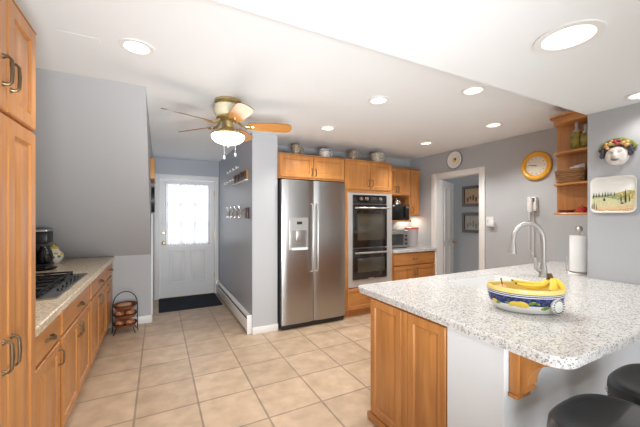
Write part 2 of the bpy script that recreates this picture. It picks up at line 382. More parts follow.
# casing of doorway on the right
t = M(TRIM).box(4.0, 4.02, 2.755, 2.84, 0, 2.12, .004).box(4.0, 4.02, 3.615, 3.70, 0, 2.12, .004).box(4.0, 4.02, 2.84, 3.615, 2.04, 2.12, .004)
t.box(4.02, 4.14, 2.84, 2.855, 0, 2.04).box(4.02, 4.14, 3.60, 3.615, 0, 2.04).box(4.02, 4.14, 2.855, 3.60, 2.03, 2.045)
struct(t.put('trim_1'))
t = M(TRIM).box(-.065, .02, 5.98, 6.0, 0, 2.155, .004).box(.915, .985, 5.98, 6.0, 0, 2.155, .004).box(.02, .915, 5.98, 6.0, 2.07, 2.155, .004)
struct(t.put('trim_2'))
struct(M(TRIM).box(-.09, -.07, 4.76, 4.86, .10, 1.46, .003).put('hall_white_strip'))  # upright white strip near the corner of the left hall wall
struct(M(CEIL).box(-.49, -.30, 2.15, 2.43, 2.4388, 2.4398).put('trim_4'))
# back door with a nine-light window
d = bpy.data.objects.new('door_1', None); COL.objects.link(d); d.location = (.4675, 6.03, 0); struct(d)
b = M(DOORW).box(.022, .135, 6.01, 6.05, .012, 2.065).box(.80, .913, 6.01, 6.05, .012, 2.065).box(.135, .80, 6.01, 6.05, 1.98, 2.065).box(.135, .80, 6.01, 6.05, .012, .95)
b.put('leaf', d)
pb = MB().use(DOORW)
for x0 in (.16, .50): 
    MB().use(DOORW).panel((x0, 6.01, .24), X_, Z_, -Y_, .275, .60, .012, .03).put('door_panel', d)
m = M(DOORW)
for i in (1, 2): m.box(.135 + i * .2217 - .01, .135 + i * .2217 + .01, 6.018, 6.042, .95, 1.98).box(.135, .80, 6.018, 6.042, .95 + i * .343 - .01, .95 + i * .343 + .01)
m.put('muntins', d)
M(GLASS).box(.135, .80, 6.028, 6.032, .95, 1.98).put('pane', d)
M(BRASS).lathe([(.028, 6.01), (.028, 6.0), (.012, 5.995), (.012, 5.965), (.027, 5.955), (.03, 5.94), (.02, 5.925), (.004, 5.922)], (.075, 0, .965), 'y', 16).put('door_knob', d)
M(BRASS).lathe([(.024, 6.01), (.024, 5.998), (.015, 5.992), (.015, 5.985)], (.075, 0, 1.14), 'y', 16).put('deadbolt', d)
for z in (.3, 1.05, 1.8): M(BRASS).box(.905, .918, 5.976, 6.0, z, z + .09).put('hinge', d)
M(BRASS).box(.022, .913, 5.99, 6.05, 0, .012).put('threshold', d)
# passage door standing open
d = bpy.data.objects.new('door_2', None); COL.objects.link(d); d.location = (4.15, 3.585, 0); d.rotation_euler = (0, 0, 0); struct(d)
dl = MB().use(DOORW)
ang = math.radians(26); du = Vector((math.cos(ang), math.sin(ang), 0)); dn = Vector((math.sin(ang), -math.cos(ang), 0)); d0 = Vector((4.152, 3.60, .01))
R0 = [d0, d0 + du * .74, d0 + du * .74 - dn * .035, d0 - dn * .035]
dl.ring([[p for p in R0], [p + Z_ * 2.01 for p in R0]]).put('leaf', d)
for z0, h in ((.15, .75), (1.0, .9)):
    for u0 in (.10, .41): MB().use(DOORW).panel(d0 + du * u0 + Z_ * z0, du, Z_, dn, .24, h, .011, .03).put('door_panel', d)
p = d0 + du * .68 + Z_ * .95
M(BRASS).tube([p, p + dn * .02, p + dn * .035, p + dn * .05, p + dn * .065], [.026, .012, .014, .028, .016], 14).put('door_knob', d)

# ------------------------------------------------------------------ handles and cabinet helpers
def bow_handle(parent, p, L, along, out, name='handle', m=BRONZE, r=.0045):
    """bowed bar pull with flared feet centred on p"""
    p, a, n = Vector(p), Vector(along), Vector(out); h = MB().use(m); k = L / 2
    pts = [p - a * k, p - a * k + n * .016, p - a * (k * .80) + n * .024, p + n * .026, p + a * (k * .80) + n * .024, p + a * k + n * .016, p + a * k]
    h.tube(pts, [r * 1.5, r, r * 1.05, r * 1.25, r * 1.05, r, r * 1.5], 8)
    for sg in (-1, 1): h.tube([p + a * k * sg, p + a * k * sg + n * .004], [r * 2.0, r * 1.6], 10)
    return h.put(name, parent)
def cup_pull(parent, p, along, out, m=BRONZE):
    p, a, n = Vector(p), Vector(along), Vector(out); h = MB().use(m)
    pts = [p - a * .042, p - a * .040 + n * .014 + Z_ * .006, p - a * .018 + n * .026 + Z_ * .004, p + n * .029, p + a * .018 + n * .026 + Z_ * .004, p + a * .040 + n * .014 + Z_ * .006, p + a * .042]
    h.tube(pts, [.009, .007, .008, .011, .008, .007, .009], 8)
    return h.put('handle', parent)

# ------------------------------------------------------------------ left side: pantry, base cabinets, counter
FX = -.52
pt = thing('pantry_cabinet', (-.82, 1.58, 0), 'tall maple pantry cabinet with upper and lower doors at the left edge', 'cabinet')
M(WZ).box(-1.145, -.515, 1.285, 1.86, .09, 2.262).box(-1.145, -.58, 1.285, 1.86, .002, .09).put('body', pt)
c = M(WY); c.box(-1.145, -.497, 1.2855, 1.868, 2.2625, 2.2685, .002)
c.put('crown', pt)
for y0, y1, hy in ((1.29, 1.546, 1.512), (1.556, 1.848, 1.578)):
    for z0, z1, hz, hl in ((1.815, 2.255, 1.955, .10), (.12, 1.80, .92, .11)):
        dd = MB().use(WZ).panel((-.515, y0, z0), Y_, Z_, X_, y1 - y0, z1 - z0, .02, .058).put('door', pt)
        bow_handle(dd, (-.495, hy, hz), hl, Z_, X_, m=BRONZE, r=.0052)
bow_handle(pt, (-.525, 1.86, 1.80), .05, Z_, Y_, name='side_hook', m=IRON, r=.004)
bow_handle(pt, (-.525, 1.86, 1.89), .03, Z_, Y_, name='side_hook', m=IRON, r=.004)

units = [(1.865, 2.375, 'nearest drawer unit of the left maple base cabinets, beside the pantry', 1), (2.38, 3.295, 'wide two door maple base cabinet under the near part of the gas cooktop', 2), (3.30, 4.195, 'two door maple base cabinet under the far end of the gas cooktop', 2), (4.20, 4.74, 'last maple base cabinet of the left run, beside the wire basket stand', 1)]
for y0, y1, lab, nd in units:
    u = thing('base_cabinet', (-.83, (y0 + y1) / 2, 0), lab, 'cabinet', 'left base cabinets')
    M(WZ).box(-1.145, FX - .02, y0, y1, .09, .868).box(-1.145, FX - .07, y0, y1, .002, .09).put('body', u)
    dr = MB().use(WY).panel((FX - .02, y0 + .025, .705), Y_, Z_, X_, y1 - y0 - .05, .145, .02, raised=False).put('drawer', u)
    cup_pull(dr, (FX, (y0 + y1) / 2, .78), Y_, X_)
    wd = (y1 - y0 - .05 - .006 * (nd - 1)) / nd
    for k in range(nd):
        a = y0 + .025 + k * (wd + .006)
        dd = MB().use(WZ).panel((FX - .02, a, .12), Y_, Z_, X_, wd, .565, .02, .055).put('door', u)
        hy = (a + wd - .028) if (nd == 1 and y0 < 2) or (nd == 2 and k == 0) else a + .028
        bow_handle(dd, (FX, hy, .60), .085, Z_, X_)
ct = M(GRANB).slab([(-1.147, 1.863), (-.50, 1.863), (-.50, 4.742), (-1.147, 4.742)], .872, .914, c=.006)
tag(ct.put('countertop'), 'beige speckled granite countertop on the left base cabinets', 'countertop')

# gas cooktop
g = thing('gas_cooktop', (-.79, 2.98, .9145), 'black gas cooktop with iron grates set on the beige left counter', 'cooktop')
M(plain('cooktop_steel', (.16, .16, .165), .3, .8)).box(-1.02, -.565, 2.52, 3.44, .9145, .925, .003).put('deck', g)
M(STEELX).box(-1.025, -.56, 2.512, 2.5195, .9145, .924).box(-1.025, -.56, 3.4405, 3.448, .9145, .924).box(-.5645, -.557, 2.52, 3.44, .9145, .924).put('trim_strip', g)
for y0, y1 in ((2.55, 2.83), (2.845, 3.115), (3.13, 3.41)):
    gr = M(IRON); 
    for x in (-.99, -.665): gr.box(x - .008, x + .008, y0, y1, .942, .956, .002)
    for y in (y0 + .008, (y0 + y1) / 2, y1 - .008): gr.box(-.99, -.665, y - .007, y + .007, .942, .956, .002)
    gr.box(-.818, -.802, y0, y1, .942, .956, .002)
    for x in (-.99, -.665):
        for y in (y0 + .008, y1 - .008): gr.box(x - .008, x + .008, y - .008, y + .008, .925, .943)
    gr.put('grate', g)
for x, y in ((-.90, 2.69), (-.72, 2.69), (-.81, 2.98), (-.90, 3.27), (-.72, 3.27)):
    M(BLACK).lathe([(.045, .925), (.045, .932), (.032, .934), (.032, .940), (.01, .9405)], (x, y, 0), 'z', 18).put('burner', g)
for k in range(5):
    M(BLACK).lathe([(.017, .925), (.016, .937), (.013, .940), (.003, .9405)], (-.597, 2.74 + k * .12, 0), 'z', 14).put('knob', g)

g.location.y -= .05
# coffee maker, jar, spoon rest
c = thing('coffee_maker', (-1.06, 4.13, .9145), 'black drip coffee maker with silver lid on the left counter', 'coffee maker')
M(BLACK).box(-1.14, -.985, 4.02, 4.24, .9145, .945, .008).put('base', c)
M(BLACK).box(-1.14, -1.09, 4.02, 4.24, .945, 1.17, .008).put('tower', c)
M(BLACK).box(-1.14, -.99, 4.03, 4.23, 1.15, 1.27, .015).put('brew_head', c)
M(NICKEL).box(-1.13, -.995, 4.035, 4.225, 1.27, 1.295, .008).put('lid', c)
M(BGLASS).lathe([(.045, .946), (.062, .96), (.068, 1.01), (.055, 1.07), (.04, 1.10), (.042, 1.12)], (-1.035, 4.13, 0), 'z', 20).put('carafe', c)
M(BLACK).tube([(-1.02, 4.075, 1.09), (-1.01, 4.03, 1.09), (-1.01, 4.025, 1.03), (-1.015, 4.065, .98)], .008).put('carafe_handle', c)
JX, JY = -1.02, 4.36
j = thing('ceramic_jar', (JX, JY, .9145), 'cream ceramic jar with yellow flowers beside the coffee maker', 'jar')
M(PORC).lathe([(.045, .9145), (.065, .93), (.085, .97), (.086, 1.0), (.072, 1.035), (.048, 1.055), (.045, 1.065), (.05, 1.075)], (JX, JY, 0), 'z', 24).put('body', j)
M(YEL).lathe([(.048, 1.0755), (.052, 1.082), (.036, 1.095), (.012, 1.104), (.014, 1.115), (.003, 1.122)], (JX, JY, 0), 'z', 20).put('lid', j)
for mt, a, z in ((YEL, -100, 1.01), (YEL, -60, 1.025), (BERRY, -80, .985), (YEL, -20, 1.015), (GREEN, -45, .99), (BERRY, -130, 1.0), (YEL, -150, 1.02)):
    a = math.radians(a); M(mt).ball((JX + .076 * math.cos(a), JY + .076 * math.sin(a), z), (.02, .02, .017), 10).put('painted_flower', j)
s = thing('spoon_rest', (-.98, 3.86, .9145), 'small oval dark metal tray in front of the coffee maker', 'tray')
M(IRON).lathe([(.06, .9145), (.095, .922), (.105, .937), (.098, .937), (.06, .926), (.002, .925)], (-.98, 3.86, 0), 'z', 24, 1.0, 1.0).put('tray', s)
M(CHROME).lathe([(.05, .9265), (.075, .932), (.078, .938), (.06, .934), (.002, .933)], (-.965, 3.85, 0), 'z', 20).put('steel_dish', s)

# three tier basket stand
bs = thing('basket_stand', (-.36, 4.50, 0), 'black wire stand with three copper bowls by the end of the left cabinets', 'basket')
BX, BY, BR = -.365, 4.50, .125
f = M(IRON)
for sx in (-1, 1):
    f.tube([(BX + sx * (BR + .012), BY, 0.004), (BX + sx * (BR + .006), BY, .05), (BX + sx * (BR + .004), BY, .34)], .0055)
f.tube([(BX - BR - .004, BY, .34)] + [(BX - (BR + .004) * math.cos(PI * k / 10), BY, .34 + .16 * math.sin(PI * k / 10)) for k in range(1, 10)] + [(BX + BR + .004, BY, .34)], .0055)
for sx in (-1, 1):
    for sy in (-1, 1): f.tube([(BX + sx * .09, BY + sy * .075, .075), (BX + sx * .10, BY + sy * .085, .03), (BX + sx * .115, BY + sy * .10, .004)], .005)
f.put('wire_frame', bs)
for z in (.07, .185, .295):
    M(COPPER).lathe([(.07, z), (.11, z + .008), (BR - .002, z + .036), (BR, z + .048), (BR - .010, z + .044), (.10, z + .014), (.003, z + .008)], (BX, BY, 0), 'z', 28).put('bowl', bs)
    M(IRON).tube([(BX + BR * math.cos(2 * PI * k / 24), BY + BR * math.sin(2 * PI * k / 24), z + .048) for k in range(25)], .005, 6).put('rim_wire', bs)
def onion(x, y, z, mt, name, lab, cat, r):
    o = thing(name, (x, y, z), lab, cat)
    M(mt).lathe([(.004, z), (r * .7, z + r * .25), (r, z + r * .85), (r * .8, z + r * 1.45), (r * .3, z + r * 1.75), (.003, z + r * 1.8)] if name == 'onion' else [(.004, z), (r * .8, z + r * .2), (r * 1.1, z + r * .7), (r * .9, z + r * 1.2), (.004, z + r * 1.4)], (x, y, 0), 'z', 16, 1.15, .95, .5).put('skin', o)
    M(BSTEM).tube([(x, y, z + r * (1.78 if name == 'onion' else 1.38)), (x + .003, y, z + r * (1.95 if name == 'onion' else 1.42))], [.004, .002], 6).put('stem', o)
for tier, z in (('bottom', .084), ('middle', .199)):
    for dx, dy, side in ((-.052, -.03, 'left'), (.052, -.035, 'right'), (0.0, .055, 'back')):
        onion(BX + dx, BY + dy, z, ONION, 'onion', 'brown onion at the %s of the %s bowl of the wire stand' % (side, tier), 'onion', .048 if side != 'back' else .044)
tag(M(POTATO).lathe([(.004, .309), (.03, .311), (.062, .325), (.068, .338), (.055, .352), (.003, .358)], (BX - .008, BY - .01, 0), 'z', 24, 1.2, .95, .3).lathe([(.03, .3585), (.03, .36), (.003, .361)], (BX - .008, BY - .01, 0), 'z', 12, 1.6, .5, .4).put('bread_loaf'), 'round brown loaf lying in the top bowl of the wire stand', 'bread')

# hall: mat, heater, pictures on left, peg racks on right, curtain
tag(M(RUG).slab(rrect(.0, .915, 5.14, 5.97, .02), .001, .012, c=.004).put('door_mat'), 'dark navy door mat on the tiles in front of the white back door', 'mat')
h = thing('baseboard_heater', (.97, 4.85, 0), 'long white baseboard heater along the blue hall wall', 'heater')
M(ENAMEL).slab([(.999, .002), (.999, .225), (.985, .235), (.958, .205), (.958, .19), (.985, .20), (.985, .03), (.999, .012)][::1], 3.71, 5.97, axis='y').put('back_plate', h)
M(ENAMEL).box(.944, .950, 3.712, 5.968, .035, .175, .002).put('front_cover', h)
M(STEELB).box(.955, .984, 3.75, 5.94, .06, .15).put('fin_core', h)
M(ENAMEL).box(.94, .999, 3.70, 3.711, .004, .236, .002).put('end_cap', h); M(ENAMEL).box(.94, .999, 5.969, 5.979, .004, .236, .002).put('end_cap', h)
o = thing('peg_rack', (.985, 4.5, 1.89), 'upper wooden peg rack with two rows of white knobs on the hall wall', 'rack')
M(WX).box(.982, .999, 3.88, 4.62, 1.895, 2.02, .004).put('board', o)
M(TRIM).box(.962, .999, 3.88, 4.70, 1.880, 1.894, .002).put('ledge', o)
for k in range(4): M(WDARK).box(.962, .9815, 3.92 + k * .18, 4.01 + k * .18, 1.90, 2.00 + .01 * (k % 2), .006).put('peg', o)
for z0, y0 in ((2.115, 4.44), (1.965, 4.66)):
    M(TRIM).box(.990, .999, y0 - .05, y0 + .70, z0 - .008, z0 + .008, .002).put('knob_rail', o)
    for k in range(4): M(PORC).ball((.972, y0 + k * .205, z0), (.018, .024, .02), 12).put('knob', o)
o = thing('coat_hook_rail', (.985, 4.45, 1.39), 'lower coat hook rail with silver double hooks below the peg rack', 'rack')
M(NICKEL).box(.99, .999, 3.96, 5.08, 1.49, 1.515, .002).put('back_plate', o)
M(WDARK).box(.972, .999, 3.83, 3.955, 1.40, 1.535, .004).put('end_block', o)
for k in range(4):
    y = 4.06 + k * .26
    M(CHROME).tube([(.99, y, 1.505), (.955, y, 1.505), (.93, y, 1.53), (.925, y, 1.56)], [.012, .010, .009, .013], 8).tube([(.965, y, 1.50), (.955, y, 1.45), (.945, y, 1.42), (.925, y, 1.41), (.915, y, 1.43)], [.010, .010, .010, .010, .013], 8).put('hook', o)
o = thing('wall_picture', (-.075, 4.66, 1.89), 'wood framed picture high on the left hall wall, seen edge on', 'picture')
M(wood('picture_oak', (.55, .26, .06), (.40, .17, .04), 'z')).slab(rrect(4.30, 5.02, 1.885, 2.14, .01), -.089, -.045, [rrect(4.35, 4.97, 1.935, 2.09, .005)], axis='x').put('frame', o)
M(PRINT2).box(-.089, -.075, 4.351, 4.969, 1.936, 2.089).put('print', o)
M(PINK).ball((-.06, 4.66, 1.868), (.026, .05, .014), 12).put('hanging_ornament', o)
o = thing('mirror', (-.075, 4.98, 1.50), 'black oval framed mirror below the wooden picture on the hall wall', 'mirror')
M(BLACKP).slab(circ(4.98, 1.66, 1, 32, .15, .18), -.089, -.05, [circ(4.98, 1.66, 1, 32, .12, .15)], axis='x').put('frame', o)
M(CHROME).slab(circ(4.98, 1.66, 1, 32, .119, .149), -.089, -.075, axis='x').put('glass', o)
cu = thing('sheer_curtain', (.4675, 5.98, .90), 'white sheer curtain over the window of the back door', 'curtain')
n = 90; rows = 6; rg = []
for i in range(rows):
    z = .915 + (2.0 - .915) * i / (rows - 1); am = .010 * (1.0 if i < rows - 1 else .5)
    rg.append([(.10 + .735 * k / n, 5.979 + am * math.sin(k * 1.25 + .25 * math.sin(i * 1.2)) + .003 * math.sin(k * .45 + i), z) for k in range(n + 1)])
MB().use(SHEER).ring(rg, False, False, closed=False).put('cloth', cu)
M(WHITE).cyl((.09, 5.985, 2.0), (.845, 5.985, 2.0), .007, n=10).put('rod', cu)

# ------------------------------------------------------------------ fridge wall
def door_up(u, x0, x1, z0, z1, y, hx, hz, hl=.09):
    dd = MB().use(WZ).panel((x0, y, z0), X_, Z_, -Y_, x1 - x0, z1 - z0, .02, .052).put('door', u)
    bow_handle(dd, (hx, y - .02, hz), hl, Z_, -Y_)
    return dd
u = thing('upper_cabinet', (1.80, 3.9, 1.905), 'maple cabinet with two wide doors above the steel refrigerator', 'cabinet')
M(WX).box(1.322, 2.278, 3.655, 4.205, 1.905, 2.21).box(1.322, 2.278, 3.64, 4.205, 2.21, 2.222, .003).put('body', u)
door_up(u, 1.335, 1.797, 1.925, 2.205, 3.655, 1.772, 2.0); door_up(u, 1.803, 2.27, 1.925, 2.205, 3.655, 1.828, 2.0)
f = thing('refrigerator', (1.80, 3.9, 0), 'stainless side by side refrigerator with ice and water dispenser', 'refrigerator')
M(STEELB).box(1.345, 2.265, 3.665, 4.19, .03, 1.88).box(1.36, 2.25, 3.70, 4.17, .003, .03).put('body', f)
M(BLACK).box(1.35, 2.26, 3.63, 3.664, .012, .065, .004).put('kick_grille', f)
def fdoor(x0, x1, hole=None):
    P = [(x0, 3.66), (x1, 3.66)]; n = 10
    front = [(x0 + (x1 - x0) * k / n, 3.602 - .012 * math.sin(PI * k / n) ** .7 if 0 < k < n else 3.61) for k in range(n + 1)]
    return [(x0, 3.66)] + front + [(x1, 3.66)]
b = M(STEELX)
dl = M(STEEL).slab(fdoor(1.347, 1.777), .075, 1.885).put('door', f); dl.name = 'freezer_door'
drr = M(STEEL).slab(fdoor(1.785, 2.263), .075, 1.885).put('fridge_door', f)
for x, par in ((1.745, dl), (1.817, drr)):
    M(NICKEL).tube([(x, 3.60, 1.585), (x, 3.552, 1.575), (x, 3.545, 1.50), (x, 3.542, 1.15), (x, 3.545, .80), (x, 3.552, .725), (x, 3.60, .715)], [.012, .013, .014, .014, .014, .013, .012], 12).put('handle', par)
dp = M(NICKEL).slab(rrect(1.448, 1.692, 1.0, 1.41, .012), 3.575, 3.60, [rrect(1.468, 1.672, 1.035, 1.25, .01)], axis='y').put('dispenser_frame', dl)
M(STEELB).box(1.468, 1.672, 3.5925, 3.598, 1.035, 1.25).put('dispenser_recess', dl)
M(NICKEL).box(1.53, 1.60, 3.58, 3.592, 1.12, 1.25, .004).put('paddle', dl)
M(BLACK).box(1.535, 1.605, 3.572, 3.5745, 1.325, 1.36).put('display', dl)
M(WHITE).box(1.462, 1.678, 3.55, 3.5745, 1.005, 1.033, .004).put('drip_tray', dl)
M(BADGE).lathe([(.018, 3.5925), (.018, 3.589), (.016, 3.5885), (.002, 3.5885)], (2.225, 0, 1.775), 'y', 18).put('badge', drr)

tw = thing('oven_cabinet', (2.70, 3.9, 0), 'tall maple oven cabinet with two doors on top and a drawer below', 'cabinet')
b = M(WZ).box(2.285, 2.352, 3.65, 4.205, .09, 2.21).box(3.092, 3.118, 3.65, 4.205, .09, 2.21).box(2.352, 3.092, 3.65, 4.205, 1.765, 2.21).box(2.352, 3.092, 3.65, 4.205, .09, .42).box(2.285, 3.118, 3.70, 4.205, .002, .09).box(2.285, 3.122, 3.63, 4.205, 2.21, 2.225, .003)
b.put('body', tw)
door_up(tw, 2.32, 2.708, 1.805, 2.205, 3.65, 2.682, 1.90); door_up(tw, 2.714, 3.105, 1.805, 2.205, 3.65, 2.742, 1.90)
dr = MB().use(WX).panel((2.32, 3.65, .12), X_, Z_, -Y_, .785, .29, .02, .045).put('drawer', tw)
bow_handle(dr, (2.71, 3.63, .27), .09, X_, -Y_)
ov = thing('double_oven', (2.72, 3.8, .43), 'built in stainless double wall oven with black glass doors', 'oven')
M(STEELX).box(2.354, 3.09, 3.652, 4.15, .425, 1.76).put('body', ov)
M(SURR).slab([(2.335, .428), (3.108, .428), (3.108, 1.758), (2.335, 1.758)], 3.632, 3.649, [[(2.405, .53), (2.995, .53), (2.995, 1.73), (2.405, 1.73)]], axis='y').put('steel_surround', ov)
cp = M(BGLASS).box(2.407, 2.993, 3.612, 3.651, 1.605, 1.728, .003).put('control_panel', ov)
for x in (2.53, 2.63, 2.87): M(NICKEL).lathe([(.026, 3.6115), (.026, 3.60), (.021, 3.588), (.003, 3.587)], (x, 0, 1.675), 'y', 18).put('knob', cp)
M(TOASTG).box(2.70, 2.80, 3.609, 3.6115, 1.655, 1.70).put('display', cp)
for z0, z1 in ((.985, 1.595), (.535, .965)):
    dd = M(BGLASS).box(2.407, 2.993, 3.605, 3.651, z0, z1, .004).put('oven_door', ov)
    M(OGLASS).box(2.47, 2.95, 3.6025, 3.6045, z0 + .10, z1 - .13, .0005).put('window', dd)
    zz = z1 - .052
    M(NICKEL).tube([(2.43, 3.605, zz), (2.43, 3.565, zz)], .009, 10).tube([(2.99, 3.605, zz), (2.99, 3.565, zz)], .009, 10).cyl((2.415, 3.56, zz), (3.005, 3.56, zz), .013, n=12).put('handle', dd)
M(NICKEL).box(2.66, 2.75, 3.603, 3.6048, .535, .55).put('badge', ov)

u = thing('upper_cabinet', (3.52, 4.03, 1.33), 'maple wall cabinet with open microwave niche in the back right corner', 'cabinet')
b = M(WZ).box(3.125, 3.145, 3.90, 4.205, 1.335, 2.205).box(3.705, 3.725, 3.90, 4.205, 1.335, 2.205).box(3.145, 3.705, 4.19, 4.205, 1.335, 2.205).box(3.145, 3.705, 3.90, 4.19, 1.755, 2.205).box(3.125, 3.725, 3.87, 4.205, 1.335, 1.36, .002)
b.box(3.7255, 3.935, 3.90, 4.205, 1.435, 2.205).box(3.123, 3.94, 3.875, 4.205, 2.2055, 2.218, .003).put('body', u)
door_up(u, 3.128, 3.424, 1.77, 2.20, 3.90, 3.40, 1.86); door_up(u, 3.43, 3.722, 1.77, 2.20, 3.90, 3.455, 1.86)
door_up(u, 3.735, 3.932, 1.44, 2.20, 3.90, 3.755, 1.53)
mw = thing('microwave', (3.42, 4.0, 1.3605), 'black microwave oven in the open niche of the corner wall cabinet', 'microwave')
M(BLACK).box(3.155, 3.69, 3.90, 4.17, 1.362, 1.615, .006).put('body', mw)
dd = M(BGLASS).box(3.158, 3.60, 3.872, 3.899, 1.366, 1.612, .005).put('door', mw)
M(BLACK).box(3.585, 3.597, 3.85, 3.8715, 1.39, 1.59, .003).put('handle', dd)
M(BLACK).box(3.603, 3.688, 3.874, 3.899, 1.366, 1.612, .005).put('keypad', mw)
M(BADGE).box(3.615, 3.675, 3.8725, 3.8738, 1.56, 1.59).put('clock_display', mw)
k = thing('tea_kettle', (3.50, 4.0, 1.6155), 'small shiny steel pot standing on top of the microwave', 'pot')
M(CHROME).lathe([(.06, 1.6157), (.075, 1.625), (.078, 1.66), (.07, 1.685), (.066, 1.69)], (3.50, 3.98, 0), 'z', 22).put('body', k)
M(CHROME).lathe([(.069, 1.6905), (.06, 1.70), (.02, 1.708), (.012, 1.712), (.014, 1.724), (.003, 1.728)], (3.50, 3.98, 0), 'z', 20).put('lid', k)
M(BLACK).tube([(3.57, 3.98, 1.665), (3.60, 3.97, 1.67), (3.64, 3.96, 1.675)], .008).put('handle', k)

d = bpy.data.lights.new('under_cabinet_lamp', 'AREA'); d.size = .12; d.energy = 1.6; d.color = (1, .86, .68)
l = bpy.data.objects.new('under_cabinet_lamp', d); COL.objects.link(l); l.location = (3.85, 4.08, 1.425)
u = thing('base_cabinet', (3.57, 3.9, 0), 'maple base cabinet with one wide drawer right of the double oven', 'cabinet')
M(WX).box(3.122, 4.015, 3.64, 4.205, .09, .87).box(3.122, 4.015, 3.70, 4.205, .002, .09).put('body', u)
dr = MB().use(WX).panel((3.14, 3.64, .675), X_, Z_, -Y_, .86, .18, .02, raised=False).put('drawer', u)
bow_handle(dr, (3.57, 3.62, .765), .09, X_, -Y_)
for x0, hx in ((3.14, 3.54), (3.573, 3.60)):
    dd = MB().use(WZ).panel((x0, 3.64, .12), X_, Z_, -Y_, .427, .535, .02, .052).put('door', u); bow_handle(dd, (hx, 3.62, .56), .09, Z_, -Y_)
tag(M(GRAN).slab([(3.123, 3.60), (4.018, 3.60), (4.018, 4.207), (3.123, 4.207)], .8705, .914, c=.005).put('countertop'), 'short pale granite countertop under the toaster oven', 'countertop')
to = thing('toaster_oven', (3.40, 3.9, .9145), 'silver toaster oven on the short back counter', 'toaster oven')
M(TOASTM).box(3.14, 3.60, 3.80, 4.10, .93, 1.20, .012).put('body', to)
M(BLACK).box(3.16, 3.58, 3.83, 4.08, .9147, .93).put('feet', to)
dd = M(TOASTG).box(3.16, 3.48, 3.788, 3.7995, .965, 1.14, .003).put('glass_door', to)
M(NICKEL).cyl((3.17, 3.77, 1.155), (3.47, 3.77, 1.155), .008, n=10).tube([(3.19, 3.77, 1.155), (3.19, 3.79, 1.15)], .006).tube([(3.45, 3.77, 1.155), (3.45, 3.79, 1.15)], .006).put('handle', to)
for z in (.985, 1.05, 1.115): M(BLACK).lathe([(.017, 3.7995), (.016, 3.785), (.003, 3.784)], (3.54, 0, z), 'y', 14).put('knob', to)
M(NICKEL).slab(rrect(3.17, 3.57, 3.83, 4.07, .02), 1.2005, 1.212).put('top_tray', to)
pc = thing('storage_tub', (3.79, 3.95, .9145), 'clear food tub with red lid right of the toaster oven', 'tub')
M(GLOWTUB).lathe([(.08, .9148), (.095, .92), (.11, 1.20), (.112, 1.215)], (3.79, 3.93, 0), 'z', 24).put('body', pc)
M(plain('coral_lid', (.62, .10, .07), .4)).lathe([(.117, 1.2155), (.117, 1.235), (.10, 1.242), (.003, 1.244)], (3.79, 3.93, 0), 'z', 24).put('lid', pc)

# mugs on the cabinets
def mug(x, y, z, r, hh, mt, lab, side=1):
    o = thing('mug', (x, y, z), lab, 'mug', 'mugs on top of the cabinets')
    M(mt).lathe([(r * .72, z), (r * .8, z + .004), (r * 1.0, z + hh * .5), (r, z + hh), (r * .92, z + hh), (r * .9, z + hh * .5), (.003, z + .01)], (x, y, 0), 'z', 22).put('cup', o)
    M(mt).tube([(x + side * r * .95, y, z + hh * .82), (x + side * (r + .03), y, z + hh * .8), (x + side * (r + .036), y, z + hh * .5), (x + side * r * .92, y, z + hh * .2)], .007).put('handle', o)
    M(mt if mt is not MUGW else BLUE).lathe([(r * 1.004, z + hh * .80), (r * 1.012, z + hh * .84), (r * 1.004, z + hh * .88)], (x, y, 0), 'z', 22, hollow=True).put('painted_band', o)
mug(1.61, 3.76, 2.2225, .062, .135, SAGE, 'mottled brown mug, leftmost of the cups above the refrigerator')
mug(2.03, 3.76, 2.2225, .078, .12, MUGW, 'white footed cup above the right half of the refrigerator')
mug(2.50, 3.76, 2.2255, .066, .14, SAGE, 'dark mottled mug standing above the left oven cabinet door')
mug(2.93, 3.76, 2.2255, .10, .145, MUGC, 'widest cream patterned mug, above the right oven cabinet door')
mug(3.20, 3.98, 2.2185, .05, .11, MUGW, 'smallest mug, lowest and rightmost on top of the cabinets')

# ------------------------------------------------------------------ right wall
cl = thing('wall_clock', (4.01, 2.094, 1.86), 'round wall clock with thick orange frame on the grey wall', 'clock')
M(ORANGE).lathe([(.115, 4.018), (.168, 4.018), (.172, 4.0), (.165, 3.985), (.145, 3.978), (.125, 3.985), (.115, 3.998)], (0, 2.094, 2.03), 'x', 48, hollow=True).put('frame', cl)
fc = M(CLOCKF).lathe([(.114, 4.017), (.114, 4.004), (.003, 4.0035)], (0, 2.094, 2.03), 'x', 40).put('face', cl)
for k in range(12):
    a = 2 * PI * k / 12; y, z = 2.094 + .094 * math.sin(a), 2.03 + .094 * math.cos(a); M(LIP).ball((4.003, y, z), (.001, .006, .006), 8).put('hour_mark', cl)
hd = M(BLACKP).tube([(4.001, 2.094, 2.03), (4.001, 2.155, 2.042)], [.005, .004], 6).tube([(3.999, 2.086, 2.028), (3.999, 2.18, 2.047)], [.004, .002], 6); hd.put('hands', cl)
wp = thing('wall_plate', (4.01, 3.245, 2.15), 'small round white wall plate with yellow centre above the doorway', 'plate')
M(PORC).lathe([(.08, 4.019), (.13, 4.0), (.134, 3.994), (.128, 3.994), (.082, 4.008), (.003, 4.008)], (0, 3.245, 2.285), 'x', 36).put('plate', wp)
M(STEELB).lathe([(.136, 3.9965), (.135, 3.992), (.130, 3.993)], (0, 3.245, 2.285), 'x', 36, hollow=True).put('painted_rim', wp)
M(YEL).ball((4.006, 3.25, 2.285), (.004, .035, .04), 12).use(BLACKP).ball((4.004, 3.235, 2.295), (.004, .016, .022), 10).put('painted_lemon', wp)
th = thing('thermostat', (4.01, 2.68, 1.27), 'white wall plate with small plugged device beside the doorway', 'switch plate')
M(WHITE).slab(rrect(2.635, 2.735, 1.29, 1.42, .008), 4.008, 4.019, c=0, axis='x').put('plate', th)
